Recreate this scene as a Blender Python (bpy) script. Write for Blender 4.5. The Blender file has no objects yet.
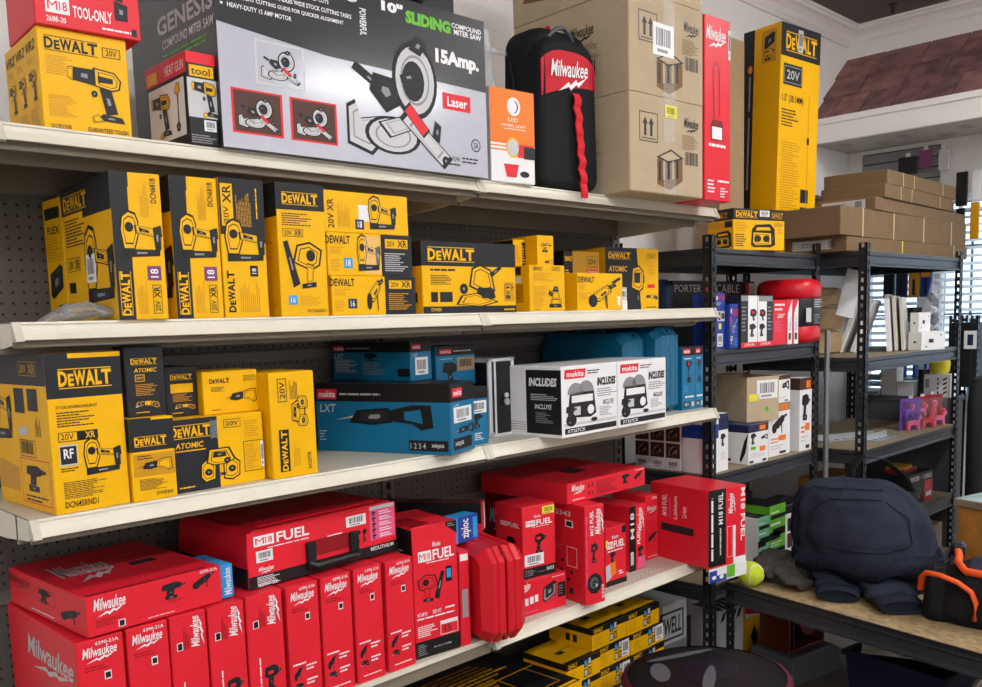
import bpy, bmesh, math, random
from mathutils import Vector, Matrix, Euler, noise
random.seed(7)
I = 0.0254           # everything below is laid out in inches
H = 62.0             # eye height above the floor (z = 0 in the tables below)
C = bpy.context.scene.collection
sc = bpy.context.scene
sin, cos, pi, R = math.sin, math.cos, math.pi, math.radians

# ---------------------------------------------------------------- materials
def lin(h):
    h = h.lstrip('#'); o = []
    for i in (0, 2, 4):
        c = int(h[i:i+2], 16)/255
        o.append(c/12.92 if c <= .04045 else ((c+.055)/1.055)**2.4)
    return (*o, 1)
MATS = {}
def mat(key, hexcol, rough=.45, var=.06, scale=30., metal=0., bump=0., spec=.4, emit=0, trans=0, alpha=1, coat=0, var2=None):
    m = bpy.data.materials.new(key); m.use_nodes = True
    nt = m.node_tree; b = nt.nodes['Principled BSDF']
    col = lin(hexcol)
    tc = nt.nodes.new('ShaderNodeTexCoord'); n = nt.nodes.new('ShaderNodeTexNoise')
    n.inputs['Scale'].default_value = scale; n.inputs['Detail'].default_value = 5
    nt.links.new(tc.outputs['Object'], n.inputs['Vector'])
    mx = nt.nodes.new('ShaderNodeMix'); mx.data_type = 'RGBA'
    a = tuple(max(0, c*(1-var)) for c in col[:3])+(1,); c2 = tuple(min(1, c*(1+var)) for c in col[:3])+(1,)
    if var2: c2 = lin(var2)
    mx.inputs[6].default_value = a; mx.inputs[7].default_value = c2
    mr = nt.nodes.new('ShaderNodeMapRange'); mr.inputs[1].default_value, mr.inputs[2].default_value = (.36, .64) if key in ('board', 'osb', 'shingle', 'shingle2', 'shingle3', 'bluepaint', 'wood', 'greycloth') else (0, 1)
    nt.links.new(n.outputs['Fac'], mr.inputs[0]); nt.links.new(mr.outputs[0], mx.inputs[0]); nt.links.new(mx.outputs[2], b.inputs['Base Color'])
    b.inputs['Roughness'].default_value = rough; b.inputs['Metallic'].default_value = metal
    b.inputs['Specular IOR Level'].default_value = spec
    if coat: b.inputs['Coat Weight'].default_value = coat; b.inputs['Coat Roughness'].default_value = .12
    if bump:
        bp = nt.nodes.new('ShaderNodeBump'); bp.inputs['Strength'].default_value = bump; bp.inputs['Distance'].default_value = .004
        nt.links.new(n.outputs['Fac'], bp.inputs['Height']); nt.links.new(bp.outputs['Normal'], b.inputs['Normal'])
    if emit:
        b.inputs['Emission Color'].default_value = col; b.inputs['Emission Strength'].default_value = emit
    if trans: b.inputs['Transmission Weight'].default_value = trans
    if alpha < 1: b.inputs['Alpha'].default_value = alpha
    MATS[key] = m; return m
mat('y', '#eeb400', .45, spec=.25); mat('k', '#26282d', .45, spec=.25); mat('n', '#0e0e11', .5); mat('w', '#e9e8ea', .5, .03)
mat('r', '#de2334', .42, spec=.3); mat('dr', '#8e0c1a', .4); mat('t', '#056c98', .4); mat('dt', '#075273', .45)
mat('g', '#8b8b8d', .5); mat('lg', '#c3c3c6', .5); mat('o', '#ee7a1c', .5); mat('bl', '#1f3f9a', .42); mat('sk', '#2f95d8', .4)
mat('gr', '#63b62c', .45); mat('mt', '#6fc49a', .45); mat('pu', '#6d3fa0', .45); mat('pk', '#e05a8a', .45); mat('mg', '#7d3a6d', .5)
mat('br', '#b7a489', .8, .1, 14, spec=.2); mat('brd', '#7c6041', .8, .1, 14, spec=.2); mat('tn', '#a08868', .8, .12, 20, spec=.2); mat('br2', '#7a644c', .85, .14, 14, spec=.15); mat('strap', '#cbb684', .6)
mat('ye', '#e7dc3c', .5); mat('dy', '#c98f06', .45); mat('si', '#c4c7cc', .28, .05, metal=.6); mat('nv', '#12204a', .5); mat('bd', '#4a2a20', .45)
mat('gloss_w', '#b6b6c4', .26, .05, coat=.6); mat('gloss_k', '#1d1e23', .3, .05, coat=.3)
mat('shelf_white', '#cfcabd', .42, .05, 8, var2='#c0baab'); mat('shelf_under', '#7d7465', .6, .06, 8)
mat('lip', '#e3dfd2', .35, .04, 20, var2='#d2cbb9'); mat('upright', '#6f6a66', .5)
mat('rack', '#26282c', .42, .1, 30, metal=.25); mat('rackface', '#3a3d43', .4, .1, 30, metal=.3)
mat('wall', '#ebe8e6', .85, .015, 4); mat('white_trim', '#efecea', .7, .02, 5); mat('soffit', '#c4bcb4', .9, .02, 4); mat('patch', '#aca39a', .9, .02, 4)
mat('ceil', '#6a635f', .95, .16, 160, bump=.9); mat('floor', '#5e5953', .6, .1, 10)
mat('shingle', '#8a6462', .8, .3, 9, bump=.4); mat('shingle2', '#7b595a', .8, .35, 11, bump=.4); mat('shingle3', '#8f6563', .8, .3, 12, bump=.4)
mat('board', '#a8977c', .85, .28, 60, bump=.3, var2='#877861'); mat('osb', '#c5ac80', .8, .3, 42, bump=.4, var2='#87704c')
mat('navy', '#2c313e', .95, .18, 90, bump=.25, spec=.1); mat('navy2', '#232834', .95, .18, 90, bump=.25, spec=.1); mat('greycloth', '#4b4744', .95, .2, 90, bump=.3, spec=.1)
mat('pack_black', '#17181b', .75, .2, 120, bump=.2, spec=.2); mat('pack_red', '#c3142a', .7, .1, 120, bump=.2); mat('web_red', '#cf1729', .75, .1, 100)
mat('plastic_red', '#cf1828', .33, .04); mat('plastic_black', '#16171a', .38); mat('teal_case', '#0b5f84', .42, .06); mat('navy_case', '#1c2f52', .45)
mat('alu', '#dcdee2', .3, .04, metal=.35); mat('clear', '#eef2f6', .08, 0, trans=.85); mat('film', '#eef3fa', .4, .02, alpha=.16)
mat('zip_orange', '#ee5a22', .6); mat('tennis', '#c6d733', .9, .12, 200, bump=.5); mat('amber', '#7a2f12', .25, .15, 6, trans=.3)
mat('counter', '#565a60', .5, .06); mat('glass', '#dfeaf2', .05, 0, trans=.9); mat('blind', '#e6ebf0', .6); mat('wood', '#b67a34', .6, .2, 8); mat('bluepaint', '#9fb4b6', .7, .2, 10)
mat('conduit', '#8f9193', .35, .06, metal=.6); mat('burg', '#5b1a2d', .6); mat('navytarp', '#141d3f', .6, .15, 12); mat('jar', '#23262c', .2)
mat('film2', '#eef3fa', .15, .02, alpha=.34); mat('film3', '#eef3fa', .3, .02, alpha=.05); mat('deepblue', '#0b1124', .4); mat('sky', '#cfe4f5', .5, 0)
# pegboard: dark holes on a one-inch grid, from the panel's own coordinates
def peg():
    m = bpy.data.materials.new('pegboard'); m.use_nodes = True; nt = m.node_tree; b = nt.nodes['Principled BSDF']; L = nt.links
    tc = nt.nodes.new('ShaderNodeTexCoord'); sp = nt.nodes.new('ShaderNodeSeparateXYZ'); L.new(tc.outputs['Object'], sp.inputs[0])
    def M(op, a, v=None, w=None):
        x = nt.nodes.new('ShaderNodeMath'); x.operation = op
        for i, q in enumerate((a, v, w)):
            if q is None: continue
            if isinstance(q, (int, float)): x.inputs[i].default_value = q
            else: L.new(q, x.inputs[i])
        return x.outputs[0]
    sq = []
    for ax in ('X', 'Z'):
        f = M('FRACT', M('ADD', M('DIVIDE', sp.outputs[ax], I), 100.5)); d = M('SUBTRACT', f, .5); sq.append(M('MULTIPLY', d, d))
    hole = M('LESS_THAN', M('ADD', sq[0], sq[1]), .0175)
    mx = nt.nodes.new('ShaderNodeMix'); mx.data_type = 'RGBA'; L.new(hole, mx.inputs[0])
    mx.inputs[6].default_value = lin('#5a5552'); mx.inputs[7].default_value = lin('#0a0a0a'); L.new(mx.outputs[2], b.inputs['Base Color'])
    b.inputs['Roughness'].default_value = .6; MATS['peg'] = m
peg()

# ---------------------------------------------------------------- text outlines (built-in font)
TXT = {}
def textpolys(s, bold=.0, shear=0.):
    k = (s, bold, shear)
    if k in TXT: return TXT[k]
    cu = bpy.data.curves.new('t', 'FONT'); cu.body = s; cu.offset = bold; cu.shear = shear; cu.resolution_u = 2; cu.fill_mode = 'FRONT'
    ob = bpy.data.objects.new('t', cu); C.objects.link(ob)
    dg = bpy.context.evaluated_depsgraph_get(); me = ob.evaluated_get(dg).to_mesh()
    vs = [(v.co.x, v.co.y) for v in me.vertices]; fs = [tuple(p.vertices) for p in me.polygons]
    # all glyphs facing +z
    out = []
    for f in fs:
        a = sum(vs[f[i]][0]*vs[f[(i+1) % len(f)]][1]-vs[f[(i+1) % len(f)]][0]*vs[f[i]][1] for i in range(len(f)))
        out.append(f if a > 0 else f[::-1])
    ob.evaluated_get(dg).to_mesh_clear(); bpy.data.objects.remove(ob); bpy.data.curves.remove(cu)
    if vs:
        x0 = min(v[0] for v in vs); x1 = max(v[0] for v in vs); y0 = min(v[1] for v in vs); y1 = max(v[1] for v in vs)
        vs = [((x-x0)/max(x1-x0, 1e-6), (y-y0)/max(y1-y0, 1e-6)) for x, y in vs]
    TXT[k] = (vs, out); return TXT[k]

# ---------------------------------------------------------------- mesh builder
class MB:
    def __init__(s): s.v = []; s.f = []; s.m = []; s.keys = []; s.sm = []
    def k(s, key):
        if key not in s.keys: s.keys.append(key)
        return s.keys.index(key)
    def add(s, vs, fs, key, smooth=False, M=None):
        n = len(s.v); s.v += [tuple(M @ Vector(p)) if M else tuple(p) for p in vs]; i = s.k(key)
        for f in fs: s.f.append(tuple(n+q for q in f)); s.m.append(i); s.sm.append(smooth)
    def box(s, x0, x1, y0, y1, z0, z1, key, b=0., M=None):
        keys = key if isinstance(key, dict) else {}
        kk = lambda q: keys.get(q, keys.get('*', 'br')) if keys else key
        if b <= 0:
            v = [(x, y, z) for z in (z0, z1) for y in (y0, y1) for x in (x0, x1)]
            for f, q in (((0, 1, 5, 4), 'F'), ((3, 2, 6, 7), 'B'), ((2, 0, 4, 6), 'L'), ((1, 3, 7, 5), 'R'), ((4, 5, 7, 6), 'T'), ((2, 3, 1, 0), 'K')): s.add(v, [f], kk(q), M=M)
            return
        v = []; idx = {}
        for cx in (0, 1):
            for cy in (0, 1):
                for cz in (0, 1):
                    X, Y, Z = (x1 if cx else x0), (y1 if cy else y0), (z1 if cz else z0)
                    sx, sy, sz = (-b if cx else b), (-b if cy else b), (-b if cz else b)
                    for a, p in enumerate(((X, Y+sy, Z+sz), (X+sx, Y, Z+sz), (X+sx, Y+sy, Z))):
                        idx[(cx, cy, cz, a)] = len(v); v.append(p)
        def q(ax, side, key_):
            o = [(0, 0), (1, 0), (1, 1), (0, 1)]; f = []
            for a, c in o:
                t = [0, 0, 0]; oth = [i for i in range(3) if i != ax]; t[ax] = side; t[oth[0]] = a; t[oth[1]] = c; f.append(idx[(*t, ax)])
            flip = (side == 0) ^ (ax == 1)
            s.add(v, [tuple(f[::-1]) if flip else tuple(f)], key_, M=M)
        for ax, side, nm in ((1, 0, 'F'), (1, 1, 'B'), (0, 0, 'L'), (0, 1, 'R'), (2, 1, 'T'), (2, 0, 'K')): q(ax, side, kk(nm))
        ek = kk('F'); ctr = Vector(((x0+x1)/2, (y0+y1)/2, (z0+z1)/2)); ef = []
        for e in range(3):
            o = [i for i in range(3) if i != e]
            for a in (0, 1):
                for c in (0, 1):
                    t0 = [0]*3; t0[o[0]] = a; t0[o[1]] = c; t1 = list(t0); t1[e] = 1
                    ef.append([idx[(*t0, o[0])], idx[(*t1, o[0])], idx[(*t1, o[1])], idx[(*t0, o[1])]])
        for cx in (0, 1):
            for cy in (0, 1):
                for cz in (0, 1): ef.append([idx[(cx, cy, cz, a)] for a in range(3)])
        for f in ef:
            p = [Vector(v[i]) for i in f]; nn = (p[1]-p[0]).cross(p[2]-p[0])
            if nn.dot(sum(p, Vector())/len(p)-ctr) < 0: f = f[::-1]
            s.add(v, [tuple(f)], ek, M=M)
    def prism(s, prof, a0, a1, axis, key, smooth=False, M=None, cap=None):
        """closed profile (list of 2D) swept along axis: 'x' -> profile is (y,z); 'y' -> (x,z); 'z' -> (x,y)"""
        n = len(prof)
        def P(p, a): return (a, p[0], p[1]) if axis == 'x' else ((p[0], a, p[1]) if axis == 'y' else (p[0], p[1], a))
        area = sum(prof[i][0]*prof[(i+1) % n][1]-prof[(i+1) % n][0]*prof[i][1] for i in range(n))
        pr = prof if (area > 0) != (axis == 'y') else prof[::-1]
        v = [P(p, a0) for p in pr]+[P(p, a1) for p in pr]
        s.add(v, [(i, (i+1) % n, n+(i+1) % n, n+i) for i in range(n)], key, smooth, M)
        s.add(v, [tuple(range(n))[::-1], tuple(range(n, 2*n))], cap or key, False, M)
    def loft(s, rings, key, smooth=True, caps=True, M=None):
        n = len(rings[0]); v = [p for r in rings for p in r]; f = []
        for j in range(len(rings)-1):
            for i in range(n): f.append((j*n+i, j*n+(i+1) % n, (j+1)*n+(i+1) % n, (j+1)*n+i))
        s.add(v, f, key, smooth, M)
        if caps: s.add(v, [tuple(range(n))[::-1], tuple(range((len(rings)-1)*n, len(rings)*n))], key, False, M)
    def tube(s, pts, r, key, n=8, M=None, flat=None):
        pts = [Vector(p) for p in pts]; rings = []
        up = Vector((0, 0, 1))
        for i, p in enumerate(pts):
            t = (pts[min(i+1, len(pts)-1)]-pts[max(i-1, 0)]).normalized()
            a = t.cross(up)
            if a.length < .05: a = t.cross(Vector((0, 1, 0)))
            a.normalize(); b = a.cross(t).normalized()
            rr = r[i] if isinstance(r, (list, tuple)) else r; r2 = rr*(flat or 1)
            rings.append([tuple(p+a*rr*cos(2*pi*q/n)+b*r2*sin(2*pi*q/n)) for q in range(n)])
        s.loft(rings[::-1] if False else rings, key, True, True, M)
    def build(s, name, parent=None, loc=(0, 0, 0), rot=(0, 0, 0), world=False):
        me = bpy.data.meshes.new(name)
        me.from_pydata([(x*I, y*I, z*I) for x, y, z in s.v], [], s.f)
        for k in s.keys: me.materials.append(MATS[k])
        me.polygons.foreach_set('material_index', s.m); me.polygons.foreach_set('use_smooth', s.sm); me.update()
        o = bpy.data.objects.new(name, me); C.objects.link(o)
        if parent: o.parent = parent; o.location = (loc[0]*I, loc[1]*I, loc[2]*I)
        else: o.location = (loc[0]*I, loc[1]*I, (loc[2]+H)*I)
        o.rotation_euler = rot
        return o
def tag(o, label=None, cat=None, group=None, kind=None):
    if label: o['label'] = label
    if cat: o['category'] = cat
    if group: o['group'] = group
    if kind: o['kind'] = kind
    return o
def empty(name, loc, rz=0, label=None, cat=None, group=None):
    o = bpy.data.objects.new(name, None); C.objects.link(o); o.empty_display_size = .02
    o.location = (loc[0]*I, loc[1]*I, (loc[2]+H)*I); o.rotation_euler = (0, 0, R(rz))
    return tag(o, label, cat, group)

# ---------------------------------------------------------------- flat tool pictures, unit square
def circ(cx, cy, r, n=14, ry=None): return [(cx+r*cos(2*pi*i/n), cy+(ry or r)*sin(2*pi*i/n)) for i in range(n)]
GFX = {
 'drill': [('A', [(.05, .62), (.1, .9), (.55, .95), (.74, .86), (.74, .62), (.5, .56), (.46, .24), (.2, .24), (.24, .56)]), ('D', [(.74, .66), (.95, .7), (.97, .78), (.74, .84)]), ('D', [(.12, .0), (.6, .0), (.62, .2), (.12, .24)]), ('D', [(.28, .3), (.42, .3), (.44, .52), (.3, .52)]), ('G', [(.2, .68), (.5, .7), (.5, .8), (.2, .8)])],
 'nailer': [('A', [(.0, .62), (.05, .9), (.2, 1), (.36, .95), (.42, .78), (.4, .5), (.3, .22), (.06, .22)]), ('A', [(.38, .72), (.8, .66), (.98, .72), (1, .5), (.78, .5), (.4, .56)]), ('D', [(.8, .68), (1, .74), (1, .2), (.84, .2)]), ('D', [(.02, .02), (.95, .06), (.97, .2), (.02, .2)]), ('D', circ(.2, .68, .11)), ('G', circ(.2, .68, .06)), ('D', [(.45, .6), (.7, .56), (.7, .62), (.45, .68)])],
 'brad': [('D', [(.02, .95), (.14, .98), (.42, .1), (.24, .02)]), ('A', [(.3, .55), (.4, .86), (.7, .92), (.98, .78), (.92, .5), (.7, .4), (.55, .46)]), ('A', [(.62, .5), (.78, .46), (.74, .12), (.6, .1)]), ('D', [(.46, .0), (.84, .04), (.84, .14), (.46, .1)]), ('D', circ(.72, .68, .12)), ('G', circ(.72, .68, .07))],
 'recip': [('S', [(0, .38), (.22, .5), (.22, .58)]), ('D', [(.16, .32), (.24, .75), (.55, .85), (.62, .7), (.6, .35), (.4, .25)]), ('A', [(.58, .4), (.6, .78), (.8, .95), (.98, .95), (1, .2), (.88, .1), (.8, .3)]), ('H', [(.72, .45), (.72, .72), (.88, .8), (.9, .32)])],
 'grinder': [('A', [(.12, .35), (.2, .6), (.62, .9), (.8, .86), (.74, .62), (.4, .3)]), ('D', circ(.14, .3, .16, ry=.26)), ('G', circ(.14, .3, .08, ry=.14)), ('D', [(.66, .9), (.94, 1), (1, .9), (.76, .76)]), ('D', [(.4, .55), (.6, .7), (.62, .62), (.44, .46)]), ('D', [(.56, .5), (.62, .0), (.66, .0), (.64, .52)])],
 'heat': [('D', [(.08, .72), (.1, .95), (.5, .95), (.52, .66)]), ('A', [(0, .76), (0, .92), (.1, .95), (.08, .72)]), ('A', [(.5, .68), (.5, .96), (.85, .92), (.95, .8), (.92, .66), (.8, .62)]), ('D', [(.56, .64), (.78, .62), (.88, .2), (.66, .16)]), ('D', [(.45, .06), (.6, .18), (.95, .14), (1, .04)]), ('A', [(.4, .1), (.5, .16), (.6, .05), (.42, .02)]), ('D', circ(.46, .52, .06)), ('G', [(.56, .74), (.8, .74), (.8, .82), (.56, .84)])],
 'planer': [('A', [(.28, .5), (.34, .9), (.5, .98), (.72, .86), (.8, .4), (.6, .34)]), ('H', [(.42, .62), (.46, .82), (.62, .8), (.64, .6)]), ('D', [(.7, .8), (.95, 1), (1, .94), (.76, .7)]), ('D', [(.36, .12), (.44, .46), (.78, .44), (.84, .2), (.6, .1)]), ('A', [(0, .05), (.1, .24), (.4, .3), (.84, .1), (.5, 0)]), ('D', circ(.12, .42, .09, ry=.13)), ('G', circ(.6, .3, .1))],
 'sander': [('A', [(.3, .4), (.36, .72), (.7, .72), (.82, .4)]), ('D', [(.3, .74), (.44, .96), (.66, .96), (.74, .74)]), ('D', [(.1, .0), (.08, .16), (.9, .16), (.95, .0)]), ('A', [(.2, .18), (.26, .36), (.84, .36), (.88, .18)]), ('D', [(0, .6), (.1, .8), (.34, .66), (.26, .5)])],
 'multi': [('D', [(.02, .48), (.1, .72), (.36, .74), (.44, .5), (.2, .36)]), ('A', [(.38, .46), (.4, .74), (.8, .72), (.88, .5), (.7, .36)]), ('D', [(.62, .44), (.7, .7), (.95, .6), (1, .24), (.84, .2)]), ('S', [(0, .4), (.12, .44), (.14, .36), (.02, .3)])],
 'bandsaw': [('A', [(0, .2), (.02, .55), (.2, .72), (.36, .5), (.34, .12), (.1, .06)]), ('A', [(.6, .1), (.6, .5), (.78, .7), (1, .5), (.98, .14), (.8, .04)]), ('A', [(.18, .6), (.24, .95), (.72, .95), (.86, .62), (.62, .52), (.36, .52)]), ('D', [(.3, .72), (.34, .88), (.66, .86), (.66, .72)]), ('D', circ(.18, .32, .1)), ('D', circ(.8, .34, .1)), ('D', [(.34, .18), (.62, .18), (.62, .26), (.34, .26)]), ('D', circ(.68, .6, .09))],
 'radio': [('D', [(.02, .1), (.06, .72), (.2, .9), (.78, .95), (.95, .76), (.98, .12), (.8, .02), (.14, .02)]), ('A', [(.1, .2), (.12, .6), (.8, .58), (.82, .14), (.2, .1)]), ('H', [(.2, .68), (.26, .8), (.74, .82), (.8, .7)]), ('G', circ(.28, .36, .12)), ('G', circ(.62, .36, .12)), ('D', [(.84, .12), (.9, .08), (.92, .7), (.86, .66)])],
 'nut': [('A', [(.1, .5), (.18, .95), (.6, 1), (.9, .86), (.88, .5), (.6, .4)]), ('D', [(.36, .44), (.6, .42), (.72, .06), (.46, .02)]), ('D', [(.9, .58), (1, .62), (1, .78), (.9, .82)]), ('G', [(.3, .62), (.66, .62), (.66, .84), (.3, .84)])],
 'saw': [('D', [(.04, .64), (.4, .44), (.44, .5), (.08, .7)]), ('S', [(.0, .08), (.0, .34), (.07, .38), (.1, .26), (.3, .3), (.3, .12), (.2, .02)]), ('S', circ(.42, .17, .24, 20, .13)), ('S', [(.3, .26), (.62, .36), (.66, .26), (.4, .16)]), ('D', [(.2, .5), (.24, .64), (.46, .62), (.54, .44), (.36, .34)]), ('S', circ(.66, .64, .2, 22, .27)), ('G', circ(.64, .63, .1, 16, .14)), ('D', [(.5, .66), (.66, .72), (.7, .64), (.52, .6)]), ('D', [(.6, .88), (.68, 1), (.8, .96), (.72, .84)]), ('S', [(.52, .3), (.6, .38), (1, .06), (.92, -.02)]), ('R', [(.54, .38), (.6, .44), (.78, .26), (.72, .2)]), ('D', circ(.96, .02, .04, 12, .04)), ('D', [(.82, .2), (.86, .34), (.92, .3), (.9, .16)])],
 'pole': [('D', [(.44, .08), (.52, .08), (.56, .92), (.48, .92)]), ('A', [(.3, .82), (.44, 1), (.66, .98), (.7, .84), (.5, .76)]), ('D', [(.36, .0), (.3, .14), (.52, .22), (.66, .1), (.56, 0)])],
 'pump': [('X', [(.34, .2), (.26, .9), (.36, .99), (.54, .98), (.62, .88), (.64, .3), (.61, .3), (.58, .87), (.52, .955), (.38, .96), (.3, .9), (.38, .2)]), ('W', [(.22, 0), (.22, .16), (.74, .16), (.74, 0)]), ('A', [(.2, .17), (.3, .24), (.7, .24), (.76, .17)])],
 'horse': [('A', [(.1, .0), (.12, .4), (.2, .52), (.62, .55), (.74, .78), (.86, .86), (.98, .66), (.9, .58), (.84, .6), (.8, .4), (.82, .0), (.7, .0), (.66, .3), (.3, .28), (.24, .0)]), ('D', [(.62, .58), (.72, .9), (.84, .96), (.78, .72), (.7, .5)])],
 'trim': [('D', [(.1, .8), (.2, 1), (.8, 1), (.9, .8), (.6, .7), (.4, .7)]), ('D', [(.45, .1), (.55, .1), (.58, .74), (.44, .74)]), ('A', [(.3, .0), (.34, .2), (.7, .2), (.74, .0)]), ('R', circ(.5, .86, .1))],
 'part': [('D', circ(.5, .5, .42, 9)), ('G', circ(.46, .54, .28, 8)), ('D', circ(.5, .5, .14, 8)), ('S', circ(.62, .4, .08, 8))],
 'batt': [('D', [(.05, .1), (.1, .7), (.8, .95), (.95, .85), (.92, .3), (.2, 0)]), ('G', [(.12, .72), (.78, .95), (.94, .85), (.4, .62)])],
 'bolt': [('X', [(0, .02), (.36, .66), (.42, .44), (.62, .84), (.67, .62), (1, 1), (.7, .3), (.63, .5), (.43, .08), (.37, .34)])],
}
GC = {'A': 'y', 'D': 'n', 'G': 'k', 'S': 'lg', 'H': None, 'R': 'r', 'W': 'w', 'X': 'w'}

FACES = {'F': ((-.5, -.5, 0), (1, 0, 0), (0, 0, 1), (0, -1, 0)), 'L': ((-.5, .5, 0), (0, -1, 0), (0, 0, 1), (-1, 0, 0)),
         'T': ((-.5, -.5, 1), (1, 0, 0), (0, 1, 0), (0, 0, 1)), 'R': ((.5, -.5, 0), (0, 1, 0), (0, 0, 1), (1, 0, 0))}
class Pr:
    """prints ink on the faces of a carton: u to the right, v up, both 0..1"""
    EPS = .012
    def __init__(s, mb, w, d, h): s.mb = mb; s.dim = (w, d, h); s.face = 'F'; s.bg = 'y'
    def P(s, u, v, lay):
        o, U, V, N = FACES[s.face]; D = s.dim
        return tuple((o[i]+U[i]*u+V[i]*v)*D[i]+N[i]*s.EPS*lay for i in range(3))
    def size(s):
        _, U, V, _ = FACES[s.face]; return sum(abs(U[i])*s.dim[i] for i in range(3)), sum(abs(V[i])*s.dim[i] for i in range(3))
    def on(s, face): s.face = face; return s
    def poly(s, pts, key, lay=1):
        a = sum(pts[i][0]*pts[(i+1) % len(pts)][1]-pts[(i+1) % len(pts)][0]*pts[i][1] for i in range(len(pts)))
        if a < 0: pts = pts[::-1]
        s.mb.add([s.P(u, v, lay) for u, v in pts], [tuple(range(len(pts)))], key); return s
    def r(s, u0, v0, u1, v1, key, lay=1): return s.poly([(u0, v0), (u1, v0), (u1, v1), (u0, v1)], key, lay)
    def frame(s, u0, v0, u1, v1, key, t=.06, lay=2):
        W, Hh = s.size(); a = t/W; b = t/Hh
        s.r(u0, v0, u1, v0+b, key, lay); s.r(u0, v1-b, u1, v1, key, lay); s.r(u0, v0, u0+a, v1, key, lay); s.r(u1-a, v0, u1, v1, key, lay); return s
    def t(s, txt, u0, v0, u1, v1, key, bold=.02, shear=0., rot=0, lay=3):
        vs, fs = textpolys(txt, round(bold*.5, 4), shear)
        if not vs: return s
        if rot == 0: q = [(u0+a*(u1-u0), v0+b*(v1-v0)) for a, b in vs]
        elif rot == 90: q = [(u0+(1-b)*(u1-u0), v0+a*(v1-v0)) for a, b in vs]
        else: q = [(u0+b*(u1-u0), v0+(1-a)*(v1-v0)) for a, b in vs]
        s.mb.add([s.P(u, v, lay) for u, v in q], fs, key); return s
    def lines(s, u0, v0, u1, v1, n, key, rot=0, fill=.45, lay=2, seed=0):
        rr = random.Random(seed+n*7+int(u0*97))
        if n > 2: n = int(n*1.5)
        L = abs((u1-u0) if rot == 0 else (v1-v0))
        for i in range(n):
            f = L*(.55+.45*rr.random()) if n > 1 else L; a = 0.0; wd = L*(.1 if n > 2 else .2)
            while a < f:
                b = min(f, a+wd*(.5+rr.random()))
                if rot == 0:
                    h = (v1-v0)/n; q = v1-(i+1)*h; s.r(u0+a, q+h*.22, u0+b, q+h*(.22+fill), key, lay)
                else:
                    h = (u1-u0)/n; q = u0+i*h; s.r(q+h*.22, v0+a, q+h*(.22+fill), v0+b, key, lay)
                a = b+wd*.14
        return s
    def bar(s, u0, v0, u1, v1, key='n', lay=3, seed=1):
        rr = random.Random(seed); x = u0
        while x < u1:
            w = (u1-u0)*(.02+.05*rr.random()); s.r(x, v0, min(x+w, u1), v1, key, lay); x += w+(u1-u0)*(.02+.04*rr.random())
        return s
    def label(s, u0, v0, u1, v1, seed=1, lay=2):
        s.r(u0, v0, u1, v1, 'w', lay); dv = v1-v0; du = u1-u0
        s.bar(u0+du*.15, v0+dv*.35, u1-du*.15, v1-dv*.15, lay=lay+1, seed=seed); s.r(u0+du*.2, v0+dv*.12, u1-du*.3, v0+dv*.22, 'g', lay+1); return s
    def g(s, kind, u0, v0, u1, v1, flip=False, rot=0, cols=None, lay=3):
        c = dict(GC); c.update(cols or {})
        W, Hh = s.size()
        def T(p, grow=0, ctr=None):
            x, y = p
            if ctr: x = ctr[0]+(x-ctr[0])*(1+grow); y = ctr[1]+(y-ctr[1])*(1+grow)
            if flip: x = 1-x
            if rot == 90: x, y = 1-y, x
            return (u0+x*(u1-u0), v0+y*(v1-v0))
        for j, (k, pts) in enumerate(GFX[kind]):
            key = c.get(k, 'n')
            if key is None: key = s.bg
            ctr = (sum(p[0] for p in pts)/len(pts), sum(p[1] for p in pts)/len(pts))
            if key not in ('n',) and k not in 'XH': s.fan([T(p, .16, ctr) for p in pts], T(ctr), 'n', lay+j*.5)
            s.fan([T(p) for p in pts], T(ctr), key, lay+j*.5+.25)
            if k == 'A' and key != 'n' and len(pts) > 3: s.fan([T(p, -.2, ctr) for p in pts], None, 'n', lay+j*.5+.3); s.fan([T(p, -.28, ctr) for p in pts], None, key, lay+j*.5+.35)
            if k == 'D' and len(pts) > 3: s.fan([T(p, -.3, ctr) for p in pts], None, 'k', lay+j*.5+.3); s.fan([T((p[0], p[1]), -.72, ctr) for p in pts], None, 'g', lay+j*.5+.35)
            if k == 'S' and len(pts) > 3: s.fan([T(p, -.25, ctr) for p in pts], None, 'g', lay+j*.5+.3); s.fan([T(p, -.33, ctr) for p in pts], None, key, lay+j*.5+.35)
        return s
    def fan(s, pts, c, key, lay):
        a = sum(pts[i][0]*pts[(i+1) % len(pts)][1]-pts[(i+1) % len(pts)][0]*pts[i][1] for i in range(len(pts)))
        if a < 0: pts = pts[::-1]
        n = len(pts); bm_v = [s.P(u, v, lay) for u, v in pts]
        s.mb.add(bm_v, [tuple(range(n))], key)
    # marks
    def dewalt(s, u0, v0, u1, v1, key, rot=0, rules=True, lay=3):
        def sub(a0, b0, a1, b1):
            if rot == 0: return (u0+a0*(u1-u0), v0+b0*(v1-v0), u0+a1*(u1-u0), v0+b1*(v1-v0))
            return (u0+(1-b1)*(u1-u0), v0+a0*(v1-v0), u0+(1-b0)*(u1-u0), v0+a1*(v1-v0))
        for tx, a, b, h in (('D', 0, .165, 1), ('E', .18, .285, .8), ('W', .29, .51, 1), ('A', .5, .68, 1), ('L', .69, .81, 1), ('T', .81, 1, 1)):
            s.t(tx, *sub(a, .1, b, .1+.8*h), key, .075, rot=rot, lay=lay)
        if rules: s.r(*sub(0, -.02, 1, .03), key, lay); s.r(*sub(0, .96, 1, 1.01), key, lay)
        return s
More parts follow.
